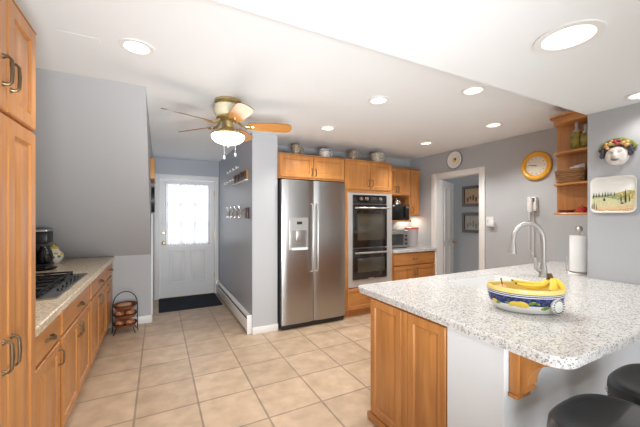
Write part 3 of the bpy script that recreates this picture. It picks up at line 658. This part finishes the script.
M(WHITE).box(3.97, 4.007, 2.61, 2.69, 1.285, 1.365, .008).put('device', th)
M(LIP).box(4.006, 4.0079, 2.70, 2.715, 1.34, 1.37).put('slot', th)
ph = thing('telephone', (3.99, 2.127, 1.49), 'white wall telephone with long coiled cord above the counter', 'telephone')
M(WHITE).box(3.965, 4.019, 2.075, 2.18, 1.49, 1.66, .012).put('base', ph)
M(WHITE).tube([(3.95, 2.127, 1.645), (3.945, 2.127, 1.62), (3.952, 2.127, 1.56), (3.945, 2.127, 1.50), (3.95, 2.127, 1.48)], [.024, .024, .017, .024, .022], 12).put('handset', ph)
M(LIP).box(3.962, 3.9648, 2.09, 2.165, 1.60, 1.645).put('keypad', ph)
cd = []
for k in range(260):
    t = k / 259; zz = 1.49 - .56 * (t / .5 if t < .5 else (1 - t) / .5); yy = 2.115 + (.0 if t < .5 else .05 * min(1, (t - .5) * 10)); cd.append((3.985 + .006 * math.cos(k * 1.3), yy + .006 * math.sin(k * 1.3), zz))
M(WHITE).tube(cd, .0028, 5).put('cord', ph)

# pictures in the passage
for nm, z0, z1, mt, lab in ((0, 1.61, 1.99, PRINT1, 'brown toned framed print, upper of two seen through the doorway'), (1, 1.12, 1.49, PRINT2, 'grey toned framed print, lower of two seen through the doorway')):
    o = thing('framed_print', (5.19, 3.78, z0), lab, 'picture')
    M(WDARK).slab([(3.45, z0), (4.02, z0), (4.02, z1), (3.45, z1)], 5.165, 5.198, [[(3.50, z0 + .05), (3.97, z0 + .05), (3.97, z1 - .05), (3.50, z1 - .05)]], axis='x').put('frame', o)
    M(mt).box(5.18, 5.197, 3.501, 3.969, z0 + .051, z1 - .051).put('print', o)
    im = M(LIP if nm else BSTEM)
    for k in range(7): im.box(5.1785, 5.1798, 3.54 + k * .058, 3.575 + k * .058, z0 + .09 + .02 * (k % 3), z0 + .17 + .02 * ((k * 2) % 3))
    im.put('printed_figures', o)

# corner shelf at the end of the wall
sh = thing('corner_shelf', (3.30, 1.42, 1.44), 'open maple corner shelf with three shelves at the wall end', 'shelf')
M(WZ).box(3.372, 3.39, 1.274, 1.58, 1.44, 2.33).put('side_panel', sh)
M(WZ).box(3.391, 4.015, 1.274, 1.58, 1.44, 2.33).put('cabinet_body', sh)
outl = [(3.371, 1.274), (3.371, 1.58), (3.30, 1.575), (3.265, 1.555), (3.235, 1.50), (3.215, 1.42), (3.205, 1.34), (3.20, 1.274)]
for z in (1.44, 1.71, 1.995):
    M(WY).slab(outl, z, z + .018, c=.004).put('shelf', sh)
M(WY).slab(outl, 2.27, 2.29).slab(inset(outl, -.02)[:1] + [(3.371, 1.60), (3.30, 1.598), (3.25, 1.575), (3.215, 1.51), (3.195, 1.42), (3.185, 1.34), (3.182, 1.274)] if False else outl, 2.2905, 2.33).put('top_board', sh)
M(WY).slab([(3.39, 1.274), (3.39, 1.60), (3.30, 1.60), (3.245, 1.58), (3.21, 1.51), (3.193, 1.42), (3.184, 1.34), (3.18, 1.282), (3.20, 1.274)], 2.3305, 2.35, c=.006).put('crown', sh)
def oil(x, y, r, hh, lab):
    z = 2.0135; o = thing('oil_bottle', (x, y, z), lab, 'bottle', 'oil bottles on the corner shelf')
    M(OIL).box(x - r, x + r, y - r, y + r, z, z + hh * .62, .008).put('bottle', o)
    M(GLOWTUB).lathe([(r * .9, z + hh * .6205), (r * .75, z + hh * .68), (.013, z + hh * .74), (.012, z + hh * .88), (.015, z + hh * .89), (.015, z + hh * .91)], (x, y, 0), 'z', 16).put('neck', o)
    M(GLOWTUB).lathe([(.011, z + hh * .911), (.012, z + hh * .93), (.017, z + hh * .96), (.003, z + hh)], (x, y, 0), 'z', 14).put('stopper', o)
oil(3.285, 1.385, .037, .25, 'left square bottle of golden oil on the top shelf of the corner unit')
oil(3.262, 1.310, .03, .21, 'right bottle of golden oil on the top shelf by the wall edge')
wb = thing('wicker_basket', (3.27, 1.43, 1.7285), 'brown wicker basket on the middle shelf of the corner unit', 'basket')
def bask(z, o): return [(x, y, z) for x, y in rrect(3.228 - o * .5, 3.35 + o * .5, 1.325 - o, 1.52 + o, .03)]
MB().use(WICKER).ring([bask(1.729, -.012), bask(1.79, -.004), bask(1.843, .0), bask(1.845, -.006), bask(1.79, -.012), bask(1.735, -.018)]).put('body', wb)
wv = M(WICKER)
for j in range(7):
    zc = 1.742 + j * .0155; ov = -.008 + .010 * j / 6; pp = []
    for q, (a_, b_, c_) in enumerate(zip(bask(zc, ov), bask(zc, ov + .012), range(99))):
        pp.append(b_ if (q + j) % 2 else a_)
    wv.tube(pp + pp[:1], .0075, 6)
wv.put('woven_side', wb)
rim = bask(1.845, -.002); M(WICKER).tube(rim + rim[:1], .0065, 6).put('rim', wb)
o = thing('paper_napkins', (3.28, 1.40, 1.74), 'white folded papers sticking out of the wicker basket', 'papers')
for k, (y, tz, ty) in enumerate(((1.36, .13, .03), (1.40, .12, -.02), (1.44, .11, .02), (1.375, .15, .0))):
    p = M(WHITE); x = 3.262 + k * .02
    p.ring([[(x, y - .04, 1.745), (x + .003, y - .04, 1.745), (x + .003, y + .04, 1.745), (x, y + .04, 1.745)], [(x, y - .03 + ty, 1.745 + tz), (x + .003, y - .03 + ty, 1.745 + tz), (x + .003, y + .04 + ty, 1.735 + tz), (x, y + .04 + ty, 1.735 + tz)]]).put('sheet', o)
tag(M(GRAPE).tube([(3.25, 1.50, 1.76), (3.25, 1.485, 1.81), (3.252, 1.46, 1.825), (3.255, 1.43, 1.815), (3.258, 1.41, 1.80)], [.012, .012, .013, .012, .010], 10).put('dark_pouch'), 'dark rolled cloth at the front of the wicker basket', 'cloth')
tag(M(DRED).lathe([(.03, 1.4585), (.045, 1.462), (.055, 1.478), (.058, 1.485), (.052, 1.484), (.04, 1.468), (.003, 1.465)], (3.30, 1.47, 0), 'z', 22, .8, 1.15).put('dish'), 'low dark red dish on the bottom shelf of the corner unit', 'dish')
rr_ = thing('pepper', (3.262, 1.335, 1.4585), 'round red pepper on the bottom shelf near the wall edge', 'pepper')
M(RED).lathe([(.004, 1.4585), (.028, 1.462), (.036, 1.485), (.03, 1.508), (.012, 1.514), (.003, 1.510)], (3.262, 1.335, 0), 'z', 18).put('fruit', rr_)
M(BSTEM).tube([(3.262, 1.335, 1.511), (3.262, 1.338, 1.528)], [.005, .003], 6).put('stem', rr_)

# mask plaque (faces -X)
mk = thing('face_plaque', (3.17, 1.078, 1.77), 'ceramic face plaque crowned with fruit and leaves above the landscape platter', 'plaque')
def face_pt(t, a):  # t radius 0..1, a angle ; y axis mirrored so the viewer's left is +Y
    y = .073 * t * math.cos(a); z = .088 * t * math.sin(a) * (1.0 if math.sin(a) < 0 else .9)
    d = .045 * math.sqrt(max(0, 1 - t * t * .96))
    d += .026 * math.exp(-((y / .011) ** 2 + ((z + .003) / .024) ** 2)) + .006 * math.exp(-((y / .03) ** 2 + ((z + .041) / .010) ** 2))
    d -= .008 * (math.exp(-(((y - .028) / .013) ** 2 + ((z - .022) / .010) ** 2)) + math.exp(-(((y + .028) / .013) ** 2 + ((z - .022) / .010) ** 2)))
    return (3.187 - d, 1.078 + y, 1.873 + z)
R = [[face_pt(1 - i / 12, 2 * PI * k / 40) for k in range(40)] for i in range(12)]
MB().use(SKIN).ring([[(3.189, p[1], p[2]) for p in R[0]]] + R).put('face', mk)
ey = M(LIP)
for s_ in (-1, 1):
    ey.tube([face_pt(.62, 0)] and [(3.143, 1.078 + s_ * y, 1.895 + dz) for y, dz in ((.014, 0), (.028, .007), (.042, .001))], [.0015, .0025, .0015], 6)
    ey.tube([(3.144, 1.078 + s_ * y, 1.91 + dz) for y, dz in ((.012, 0), (.028, .006), (.046, -.002))], [.001, .002, .001], 6)
ey.put('painted_eyes', mk)
ey = M(LIP); ey.tube([(3.142, 1.078 - .026, 1.838), (3.135, 1.078 - .01, 1.832), (3.135, 1.088, 1.832), (3.142, 1.104, 1.839)], [.002, .009, .009, .002], 8)
ey.put('mouth', mk)
for s_ in (-1, 1):
    g = M(GRAPE)
    for k in range(12):
        g.ball((3.17 - .012 * random.random(), 1.078 + s_ * (.078 + .018 * random.random()), 1.865 + .075 * (k / 11) + .006 * random.random()), .0125, 10)
    g.put('grape_cluster', mk)
lf = M(LEAF)
for k in range(14):
    a = math.radians(15 + 150 * k / 13); lf.ball((3.178, 1.078 + .102 * math.cos(a), 1.91 + .098 * math.sin(a)), (.008, .022, .018), 10)
lf.put('leaf_wreath', mk)
for mt, a, rad, rr in ((GOLDF, 150, .075, .019), (GOLDF, 125, .075, .018), (BERRY, 95, .060, .017), (BERRY, 84, .080, .015), (GOLDF, 62, .074, .018), (GOLDF, 38, .076, .017), (BERRY, 105, .088, .012), (LEAF, 75, .06, .014), (PEACH, 136, .093, .013), (PEACH, 50, .092, .012), (LEAF, 112, .066, .013), (GOLDF, 72, .094, .012), (BERRY, 140, .062, .011), (PEACH, 30, .060, .012)):
    a_ = math.radians(a); M(mt).ball((3.163, 1.078 + rad * math.cos(a_), 1.91 + rad * math.sin(a_)), (rr * .9, rr, rr), 12).put('fruit', mk)
M(LIP).slab(circ(1.078, 1.915, 1, 30, .088, .095), 3.181, 3.1893, axis='x').put('back_plate', mk)

mk.location.z = 1.81; mk.scale = (1, 1.0, .91)

# landscape platter
pl = thing('platter', (3.17, 1.11, 1.455), 'rectangular ceramic platter painted with a hill landscape hung on the wall', 'plate')
def rr3(i, x): return [(x, y, z) for y, z in rrect(.962 + i, 1.258 - i, 1.455 + i, 1.742 - i, .045 - i * .3, 6)]
MB().use(PORC).ring([rr3(.03, 3.189), rr3(.008, 3.178), rr3(0, 3.166), rr3(.003, 3.164), rr3(.010, 3.172), rr3(.016, 3.174)]).put('body', pl)
PW = lambda x, y, z: (x, 1.11 + (y - 1.11) * 1.19, 1.468 + (z - 1.487) * 1.0)
pa = MB(); XX = 3.1735
def pat(m, pts, d): pa.use(m).ring([[PW(XX, y, z) for y, z in pts], [PW(XX - d, y, z) for y, z in pts]])
pat(SANDP, [(1.215, 1.487), (1.0, 1.487), (.992, 1.50), (.992, 1.535), (1.10, 1.525), (1.225, 1.53), (1.225, 1.50)], .0006)
pat(FIELD, [(1.2255, 1.53), (1.10, 1.525), (.992, 1.535), (.992, 1.58), (1.08, 1.575), (1.15, 1.60), (1.2255, 1.59)], .0007)
pat(HILLG, [(1.2255, 1.59), (1.15, 1.60), (1.08, 1.575), (1.05, 1.60), (1.10, 1.622), (1.2255, 1.612)], .0008)
pat(VINE, [(1.08, 1.575), (.992, 1.58), (.992, 1.645), (1.03, 1.645), (1.07, 1.635), (1.12, 1.618), (1.05, 1.60)], .0009)
for k in range(6): pa.use(HILLG).tube([PW(XX - .001, 1.10 - k * .018, 1.625 + k * .003), PW(XX - .001, 1.05 - k * .009, 1.59 + k * .006)],   .0024, 5)
for y, z0, hh, ww in ((1.215, 1.60, .035, .004), (1.20, 1.602, .03, .004), (1.185, 1.602, .036, .0045), (1.165, 1.604, .034, .004), (1.15, 1.604, .038, .0045), (1.135, 1.606, .034, .004), (1.118, 1.608, .03, .004), (1.10, 1.61, .028, .004), (1.042, 1.552, .105, .0065), (1.065, 1.56, .06, .0045), (1.022, 1.56, .055, .004), (1.225, 1.50, .05, .004), (1.213, 1.505, .06, .004), (1.20, 1.50, .05, .003), (1.155, 1.57, .03, .008), (1.06, 1.545, .012, .012)):
    pa.use(CYP).tube([PW(XX - .0008, y, z0), PW(XX - .0012, y, z0 + hh * .3), PW(XX - .0008, y, z0 + hh)], [ww * .8, ww, .0008], 6)
for k in range(16): pa.use(POPPY).ball(PW(XX - .001, 1.005 + .0125 * k, 1.493 + .012 * random.random()), (.002, .006, .005), 6)
pa.put('painted_landscape', pl)
pl.location.y -= .008; pl.scale = (1, .95, 1)

# ------------------------------------------------------------------ peninsula
pc = thing('peninsula_cabinet', (2.66, 1.45, 0), 'maple peninsula end cabinet with two raised panels under the granite top', 'cabinet')
b = M(WZ).box(1.335, 1.355, 1.1165, 1.775, .01, .868).box(1.355, 4.012, 1.76, 1.775, .10, .868).box(1.355, 4.012, 1.2745, 1.29, .10, .868) if False else M(WZ).box(1.335, 1.36, 1.1165, 1.775, .003, .868).box(1.36, 3.186, 1.755, 1.775, .09, .868).box(3.186, 4.015, 1.755, 1.775, .09, .868).box(1.36, 4.0, 1.69, 1.70, .003, .09)
b.put('body', pc)
for y0, y1 in ((1.125, 1.405), (1.455, 1.768)):
    MB().use(WZ).panel((1.335, y1, .06), -Y_, Z_, -X_, y1 - y0, .79, .018, .05).put('end_panel', pc)
M(WZ).box(1.318, 1.334, 1.4055, 1.4545, .06, .85, .003).put('stile', pc)
M(WY).box(1.305, 1.334, 1.118, 1.79, .003, .058, .008).put('base_moulding', pc)
for k in range(4):
    x0 = 1.42 + k * .62
    dd = MB().use(WZ).panel((x0 + .58, 1.775, .12), -X_, Z_, Y_, .58, .70, .02, .055).put('door', pc); bow_handle(dd, (x0 + (.06 if k % 2 else .52), 1.795, .70), .09, Z_, Y_)
def corner(cx, cy, r, a0, n=6): return [(cx + r * math.cos(math.radians(a0 + 90 * k / n)), cy + r * math.sin(math.radians(a0 + 90 * k / n))) for k in range(n + 1)]
def ctop(i): return corner(1.283 + .09, .568 + .09, .09 - i, 180, 9) + [(3.188, .568 + i), (3.188, 1.2735), (4.017, 1.2735), (4.017, 1.93 - i)] + corner(1.305 + .04, 1.925 - .04, .04 - i, 90, 5)
SINK = rrect(2.02, 2.66, 1.35, 1.74, .06, 5)
tag(M(GRAN).slab(ctop(0), .892, .914, [SINK], c=.005).slab(ctop(.008), .868, .8915, [SINK]).put('countertop'), 'large white speckled granite top of the peninsula', 'countertop')
sk = thing('sink', (2.34, 1.545, .70), 'white undermount sink set in the granite peninsula top', 'sink')
def sr(i, z): return [(x, y, z) for x, y in rrect(2.021 + i, 2.659 - i, 1.351 + i, 1.739 - i, max(.06 - i, .02), 5)]
MB().use(ENAMEL).ring([sr(0, .905), sr(0, .80), sr(.02, .70), sr(.06, .695), sr(.06, .705), sr(.03, .72), sr(.012, .81), sr(.012, .905)][::1], True, True).put('basin', sk) if False else MB().use(ENAMEL).ring([sr(.001, .909), sr(.004, .72), sr(.02, .705), sr(.03, .715), sr(.014, .73), sr(.010, .909)], False, False).ring([sr(.001, .909), sr(.010, .909)], False, False).ring([sr(.02, .705), sr(.03, .715)], True, True).put('basin', sk)
M(CHROME).lathe([(.04, .7155), (.042, .718), (.025, .717), (.003, .7165)], (2.34, 1.55, 0), 'z', 20).put('drain', sk)
FX0, FY0 = 2.90, 1.46; fd = Vector((-.88, .475, 0))
fa = thing('faucet', (FX0, FY0, .9145), 'brushed nickel gooseneck faucet with side lever behind the fruit bowl', 'faucet')
M(SATIN).lathe([(.036, .9145), (.036, .922), (.030, .93), (.028, .99), (.022, 1.01), (.020, 1.03)], (FX0, FY0, 0), 'z', 20).put('base', fa)
F0 = Vector((FX0, FY0, 0)); ar = [F0 + Z_ * 1.02, F0 + Z_ * 1.20]
for k in range(1, 12):
    a = PI * k / 12 * 1.12; ar.append(F0 + fd * (.128 - .128 * math.cos(a)) + Z_ * (1.225 + .142 * math.sin(a)))
M(SATIN).tube(ar, [.019] * 2 + [.0185] * 8 + [.018] * 3, 14).put('spout', fa)
q = Vector(ar[-1]); dq = (Vector(ar[-1]) - Vector(ar[-2])).normalized()
M(SATIN).tube([q, q + dq * .015, q + dq * .065, q + dq * .10, q + dq * .104], [.018, .020, .029, .032, .028], 16).put('spray_head', fa)
M(SATIN).tube([F0 + Z_ * .965, F0 + fd * .045 + Z_ * .968, F0 + fd * .062 + Z_ * .99, F0 + fd * .066 + Z_ * 1.04, F0 + fd * .075 + Z_ * 1.075], [.016, .016, .015, .011, .013], 12).put('lever', fa)
tp = thing('paper_towel_holder', (3.325, 1.385, .9145), 'steel paper towel holder with a ball finial beside the wall end', 'holder')
M(NICKEL).lathe([(.095, .9145), (.097, .922), (.09, .930), (.02, .934), (.008, .936), (.008, 1.26), (.010, 1.265), (.012, 1.275), (.008, 1.28), (.02, 1.29), (.028, 1.312), (.02, 1.335), (.004, 1.342)], (3.325, 1.385, 0), 'z', 28).put('stand', tp)
M(NICKEL).tube([(3.26, 1.452, .93), (3.258, 1.455, 1.0), (3.26, 1.452, 1.06)], [.005, .005, .007], 8).put('tension_arm', tp)
tag(M(PAPER).lathe([(.012, .9365), (.066, .937), (.067, .94), (.067, 1.252), (.066, 1.255), (.012, 1.2555)], (3.325, 1.385, 0), 'z', 40, hollow=True).put('paper_towel_roll'), 'white paper towel roll on the steel holder', 'paper towel')
co = thing('corbel', (1.395, .72, .66), 'maple corbel bracket under the granite overhang on the pale half wall', 'bracket')
M(WZ).box(1.352, 1.44, .775, .8175, .665, .866, .003).put('back_plate', co)
cv = [(.774, .866), (.615, .866), (.615, .848), (.632, .842)] + [(.632 + .112 * math.sin(math.radians(a)), .842 - .118 * (1 - math.cos(math.radians(a)))) for a in range(10, 91, 10)] + [(.757, .712), (.744, .70), (.755, .685), (.774, .68)]
M(WZ).slab(cv, 1.362, 1.43, axis='x').put('bracket', co)
M(WZ).box(1.346, 1.446, .778, .8175, .648, .6645, .003).put('foot_moulding', co)

# fruit bowl
BC = Vector((1.79, .995, .9145)); bl = thing('fruit_bowl', BC, 'oval ceramic bowl painted with lemons and a blue band on the peninsula', 'bowl')
BA = math.radians(-62 + 0); ba, bb = .188, .125
BA = math.radians(-44)
def brg(s_, z, n=48):
    return [(BC.x + math.cos(BA) * ba * s_ * math.cos(t) - math.sin(BA) * bb * s_ * math.sin(t) * (1 if s_ > .3 else 1), BC.y + math.sin(BA) * ba * s_ * math.cos(t) + math.cos(BA) * bb * s_ * math.sin(t), z + .006 * abs(math.cos(t)) ** 3 * (1 if z > 1.0 else 0)) for t in [2 * PI * k / n for k in range(n)]]
bo = MB()
prof = [(.66, .9145), (.74, .918), (.85, .94), (.915, .962), (.94, .975), (.975, 1.004), (.978, 1.008), (.985, 1.014), (.988, 1.018), (.99, 1.022), (1.005, 1.034), (1.005, 1.042), (.985, 1.047), (.94, 1.042), (.90, 1.02), (.80, .95), (.5, .925)]
cols = [PORC, PORC, PORC, BLUE, BLUE, PORC, BLUE, PORC, BLUE, RIMY, RIMY, RIMY, RIMY, RIMY, RIMY, PORC]
for i in range(len(prof) - 1): bo.use(cols[i]).ring([brg(*prof[i]), brg(*prof[i + 1])], i == 0, i == len(prof) - 2)
bo.put('body', bl)
def onb(t, s_, z, off=.002):  # point on the bowl's side
    x, y = ba * s_ * math.cos(t), bb * s_ * math.sin(t); nx, ny = x / ba ** 2, y / bb ** 2; l = math.hypot(nx, ny); x += nx / l * off; y += ny / l * off
    return Vector((BC.x + math.cos(BA) * x - math.sin(BA) * y, BC.y + math.sin(BA) * x + math.cos(BA) * y, z)), Vector((math.cos(BA) * nx / l - math.sin(BA) * ny / l, math.sin(BA) * nx / l + math.cos(BA) * ny / l, 0))
def blob(mb, t, s_, z, rw, rh, d=.004, tilt=0):
    p, n = onb(t, s_, z, 0); tu = Vector((-n.y, n.x, 0)); up = (Z_ + n * .45).normalized(); tu2 = tu * math.cos(tilt) + up * math.sin(tilt); up2 = up * math.cos(tilt) - tu * math.sin(tilt)
    rings = []
    for i in range(1, 6):
        q = PI * i / 6; rings.append([p + n * d * math.cos(q) + (tu2 * rw * math.cos(2 * PI * k / 14) + up2 * rh * math.sin(2 * PI * k / 14)) * math.sin(q) for k in range(14)])
    mb.ring(rings)
dc = MB()
TN = -PI / 2
# the side that faces the camera is the one with negative minor axis
for t, s_, z, m_, rw, rh, ti in ((TN - .50, .90, .964, YEL, .026, .019, .5), (TN - .28, .905, .964, YEL, .034, .023, -.2), (TN - .02, .92, .975, GREEN, .022, .012, .5), (TN - .66, .90, .966, GREEN, .017, .008, -.5), (TN + .38, .88, .953, GREEN, .022, .013, .3), (TN + .45, .88, .962, GREEN, .012, .007, .9), (TN - 1.15, .91, .965, YEL, .018, .014, .2), (TN - 1.0, .91, .96, GREEN, .014, .008, .4), (TN + .15, .93, .975, GREEN, .012, .006, -.3), (PI / 2, .9, .965, YEL, .025, .017, .2), (PI / 2 + .4, .9, .965, GREEN, .02, .01, .2), (PI / 2 - .5, .9, .965, YEL, .024, .016, .3)):
    dc = M(m_); blob(dc, t, s_, z, rw, rh, .004, ti); dc.put('painted_lemon' if m_ is YEL else 'painted_leaf', bl)
for t in (TN + .72, PI + TN + .72):
    hm = MB().use(PORC); p, n = onb(t, .93, .966, .006); tu = Vector((-n.y, n.x, 0)); up = Z_
    def disc(r, d): r *= 1.12; return [p + n * d + (tu * math.cos(2 * PI * k / 24) + up * math.sin(2 * PI * k / 24)) * r for k in range(24)]
    hm.ring([disc(.034, -.006), disc(.034, .004), disc(.031, .007), disc(.026, .005), disc(.018, .004), disc(.010, .008)])
    for k in range(16):
        a = 2 * PI * k / 16; c_ = p + n * .009 + (tu * math.cos(a) + up * math.sin(a)) * .0325; hm.use(BLACKP).ball(c_, .0042, 6)
    hm.put('shell_handle', bl)
# bananas
ud = Vector((math.cos(BA), math.sin(BA), 0)); vd = Vector((-math.sin(BA), math.cos(BA), 0))
def bp(a, b, z): return BC + ud * a + vd * b + Z_ * z
bn = thing('banana_bunch', bp(0, 0, .08), 'bunch of four yellow bananas with green stalks in the oval bowl', 'bananas')
def banana(pts, r):
    P = [Vector(p) for p in pts]; N_ = 12
    def bez(t): return P[0] * (1 - t) ** 3 + P[1] * 3 * t * (1 - t) ** 2 + P[2] * 3 * t * t * (1 - t) + P[3] * t ** 3
    C = [bez(.10 + .86 * i / N_) for i in range(N_ + 1)]
    rr = [r * v for v in (.55, .80, .93, 1, 1, 1, 1, 1, .97, .90, .78, .58, .34)]
    o = M(BANANA).tube(C, rr, 7).put('banana', bn)
    M(BGREEN).tube([bez(0), bez(.05), bez(.10)], [r * .36, r * .38, r * .55], 7).put('stalk', o)
    M(BSTEM).tube([bez(.955), bez(.985)], [r * .36, r * .2], 7).put('tip', o)
q0 = .118
banana([bp(q0 - .004, .020, .178), bp(q0 + .01, .03, .135), bp(.04, .045, .118), bp(-.06, .035, .155)], .0165)
banana([bp(q0, .008, .178), bp(q0, .0, .13), bp(.04, -.02, .115), bp(-.055, -.015, .148)], .0175)
banana([bp(q0 + .006, .002, .178), bp(q0 + .012, -.02, .165), bp(q0 + .0, -.065, .14), bp(.085, -.088, .125)], .017)
banana([bp(q0 + .012, .008, .178), bp(q0 + .035, -.005, .165), bp(q0 + .05, -.04, .14), bp(q0 + .03, -.070, .125)], .0165)
M(BSTEM).tube([bp(q0 + .004, .008, .172), bp(q0 + .004, .009, .188), bp(q0 + .002, .011, .203)], [.015, .014, .011], 9).put('crown', bn)
pe = thing('peach', bp(-.12, -.012, .06), 'peach coloured fruit with a brown stem at the left of the bowl', 'fruit')
M(PEACH).ball(bp(-.112, -.008, .100), (.038, .038, .034), 20).put('fruit', pe)
M(BSTEM).tube([bp(-.112, -.008, .132), bp(-.114, -.008, .15), bp(-.119, -.008, .168)], [.003, .003, .005], 6).put('stem', pe)

# stools
def stool(cx, cy, lab):
    o = thing('bar_stool', (cx, cy, 0), lab, 'stool', 'black bar stools')
    def se(s_, z, n=40):
        R_ = []
        for k in range(n):
            a = 2 * PI * k / n; c_, s2 = math.cos(a), math.sin(a); e_ = .72
            R_.append((cx + .235 * s_ * math.copysign(abs(c_) ** e_, c_), cy + .19 * s_ * math.copysign(abs(s2) ** e_, s2), z))
        return R_
    MB().use(LEATHER).ring([se(.95, .592), se(.985, .60), se(1.0, .625), se(.985, .652), se(.93, .666), se(.85, .668), se(.7, .655), se(.4, .642), se(.1, .638)]).put('seat_cushion', o)
    MB().use(WDARK).ring([se(.80, .52), se(.975, .52), se(.985, .525), se(.985, .591), se(.80, .591)]).put('seat_frame', o)
    nl = M(NICKEL)
    for k in range(0, 40): nl.ball(se(1.0, .603)[k], .0045, 6)
    nl.put('nailheads', o)
    for sx in (-1, 1):
        for sy in (-1, 1):
            M(WDARK).tube([(cx + sx * .15, cy + sy * .125, .53), (cx + sx * .165, cy + sy * .14, .25), (cx + sx * .185, cy + sy * .158, .003)], [.022, .020, .016], 8).put('leg', o)
    z = .22; q = [(cx - .166, cy - .141, z), (cx + .166, cy - .141, z), (cx + .166, cy + .141, z), (cx - .166, cy + .141, z)]
    for k in range(4): M(WDARK).tube([q[k], q[(k + 1) % 4]], .011, 8).put('stretcher', o)
    o.scale.z = 1.035
st = stool(1.45, .475, 'nearer black padded bar stool cut off at the bottom of the picture')
stool(1.99, .492, 'farther black padded bar stool with nailheads at the right edge')

# ------------------------------------------------------------------ recessed lights and fan
lab_c = ['recessed ceiling light nearest the left pantry, over the cooktop side', 'recessed ceiling light between the fan and the peninsula', 'small recessed ceiling light in front of the oven cabinet', 'recessed ceiling light over the sink, close to the lowered ceiling edge', 'recessed ceiling light in front of the orange wall clock', 'recessed ceiling light nearest the doorway, in the back right corner']
def can(x, y, zc, r, ro, lab, e, deep=.09):
    o = thing('ceiling_light', (x, y, zc), lab, 'light', 'recessed ceiling lights')
    MB().use(TRIM).lathe([(r * .96, zc + .004), (r * .98, zc - .0035), (ro * .96, zc - .006), (ro, zc - .001)], (x, y, 0), 'z', 36).put('trim_ring', o) if False else MB().use(TRIM).slab(circ(x, y, ro, 36), zc - .006, zc - .0005, [circ(x, y, r * .96, 36)]).put('trim_ring', o)
    rg = [[(px, py, z) for px, py in circ(x, y, rr, 28)] for rr, z in ((r * .97, zc), (r * .93, zc + deep * .5), (r * .85, zc + deep))]
    MB().use(BAFFLE).ring(rg, False, True).put('baffle', o)
    M(LITBULB).lathe([(r * .66, zc + deep - .002), (r * .62, zc + deep * .78), (r * .42, zc + deep * .66), (.003, zc + deep * .62)], (x, y, 0), 'z', 24).put('bulb', o)
    d = bpy.data.lights.new('bulb_light', 'SPOT'); d.energy = e; d.color = (1, .97, .93); d.shadow_soft_size = r * .6; d.spot_size = math.radians(130); d.spot_blend = .6
    l = bpy.data.objects.new('bulb_light', d); COL.objects.link(l); l.parent = o; l.location = (0, 0, -.006)
for (x, y), lb in zip(CANS, lab_c): can(x, y, 2.44, .072, .092, lb, 34)
can(*LOWCANS[0], 2.28, .108, .135, 'large recessed light in the lowered ceiling above the peninsula', 8, .12)
can(*LOWCANS[1], 2.28, .075, .095, 'recessed light in the lowered ceiling close to the plaque wall', 5)
d = bpy.data.lights.new('passage_fill', 'POINT'); d.energy = 7; d.color = (1, .95, .9); d.shadow_soft_size = .15  # unseen light added to brighten the passage
l = bpy.data.objects.new('passage_fill', d); COL.objects.link(l); l.location = (4.68, 2.3, 2.3)

FC = (.538, 2.77)
fan = thing('ceiling_fan', (FC[0], FC[1], 2.05), 'ceiling fan with five oak blades and a lit frosted bowl', 'fan')
M(BRASS).lathe([(.10, 2.4385), (.112, 2.43), (.114, 2.415), (.10, 2.40), (.095, 2.398)], (*FC, 0), 'z', 36).put('canopy', fan)
M(CREAM).lathe([(.095, 2.397), (.115, 2.385), (.121, 2.35), (.118, 2.32), (.105, 2.295), (.09, 2.29)], (*FC, 0), 'z', 36).put('motor_housing', fan)
M(BRASS).lathe([(.092, 2.289), (.10, 2.275), (.085, 2.262), (.055, 2.25), (.05, 2.20), (.07, 2.18), (.11, 2.165), (.135, 2.15), (.143, 2.14), (.136, 2.133)], (*FC, 0), 'z', 36).put('light_kit', fan)
M(LITBOWL).lathe([(.138, 2.1325), (.141, 2.122), (.134, 2.10), (.108, 2.075), (.07, 2.06), (.03, 2.054), (.004, 2.053)], (*FC, 0), 'z', 40).put('glass_bowl', fan)
M(BRASS).lathe([(.012, 2.0525), (.014, 2.045), (.006, 2.036), (.002, 2.03)], (*FC, 0), 'z', 12).put('finial', fan)
for dx, ln in ((-.06, .13), (.03, .10)):
    M(WHITE).tube([(FC[0] + dx, FC[1] - .140, 2.15), (FC[0] + dx, FC[1] - .146, 2.14), (FC[0] + dx, FC[1] - .146, 2.06 - ln)], .0018, 5).lathe([(.003, 2.06 - ln), (.009, 2.05 - ln), (.01, 2.035 - ln), (.003, 2.025 - ln)], (FC[0] + dx, FC[1] - .146, 0), 'z', 10).put('pull_chain', fan)
for k in range(5):
    a = math.radians(345 + 72 * k); pit = math.radians(-18)
    def W(u_, v_, h_):
        vv = v_ * math.cos(pit) - h_ * math.sin(pit); hh = v_ * math.sin(pit) + h_ * math.cos(pit)
        return (FC[0] + u_ * math.cos(a) - vv * math.sin(a), FC[1] + u_ * math.sin(a) + vv * math.cos(a), 2.225 + hh)
    out = [(.18, -.050), (.30, -.062), (.45, -.068), (.515, -.064), (.545, -.045), (.555, -.015), (.555, .015), (.545, .045), (.515, .064), (.45, .068), (.30, .062), (.18, .050), (.165, .025), (.165, -.025)]
    MB().use(WFAN).ring([[W(u_, v_, -.0035) for u_, v_ in out]], True, False).use(WFAN2).ring([[W(u_, v_, -.0035) for u_, v_ in out], [W(u_, v_, .0035) for u_, v_ in out]], False, True).put('blade', fan)
    M(BRASS).tube([W(.085, 0, .03), W(.12, 0, .0), W(.16, 0, -.008), W(.22, 0, -.008)], [.012, .012, .011, .008], 8).tube([W(.15, -.035, -.008), W(.20, 0, -.010), W(.15, .035, -.008)], [.007, .009, .007], 6).put('blade_arm', fan)
d = bpy.data.lights.new('fan_lamp', 'POINT'); d.energy = 4; d.color = (1, .95, .88); d.shadow_soft_size = .12
l = bpy.data.objects.new('fan_lamp', d); COL.objects.link(l); l.parent = fan; l.location = (0, 0, -.05)
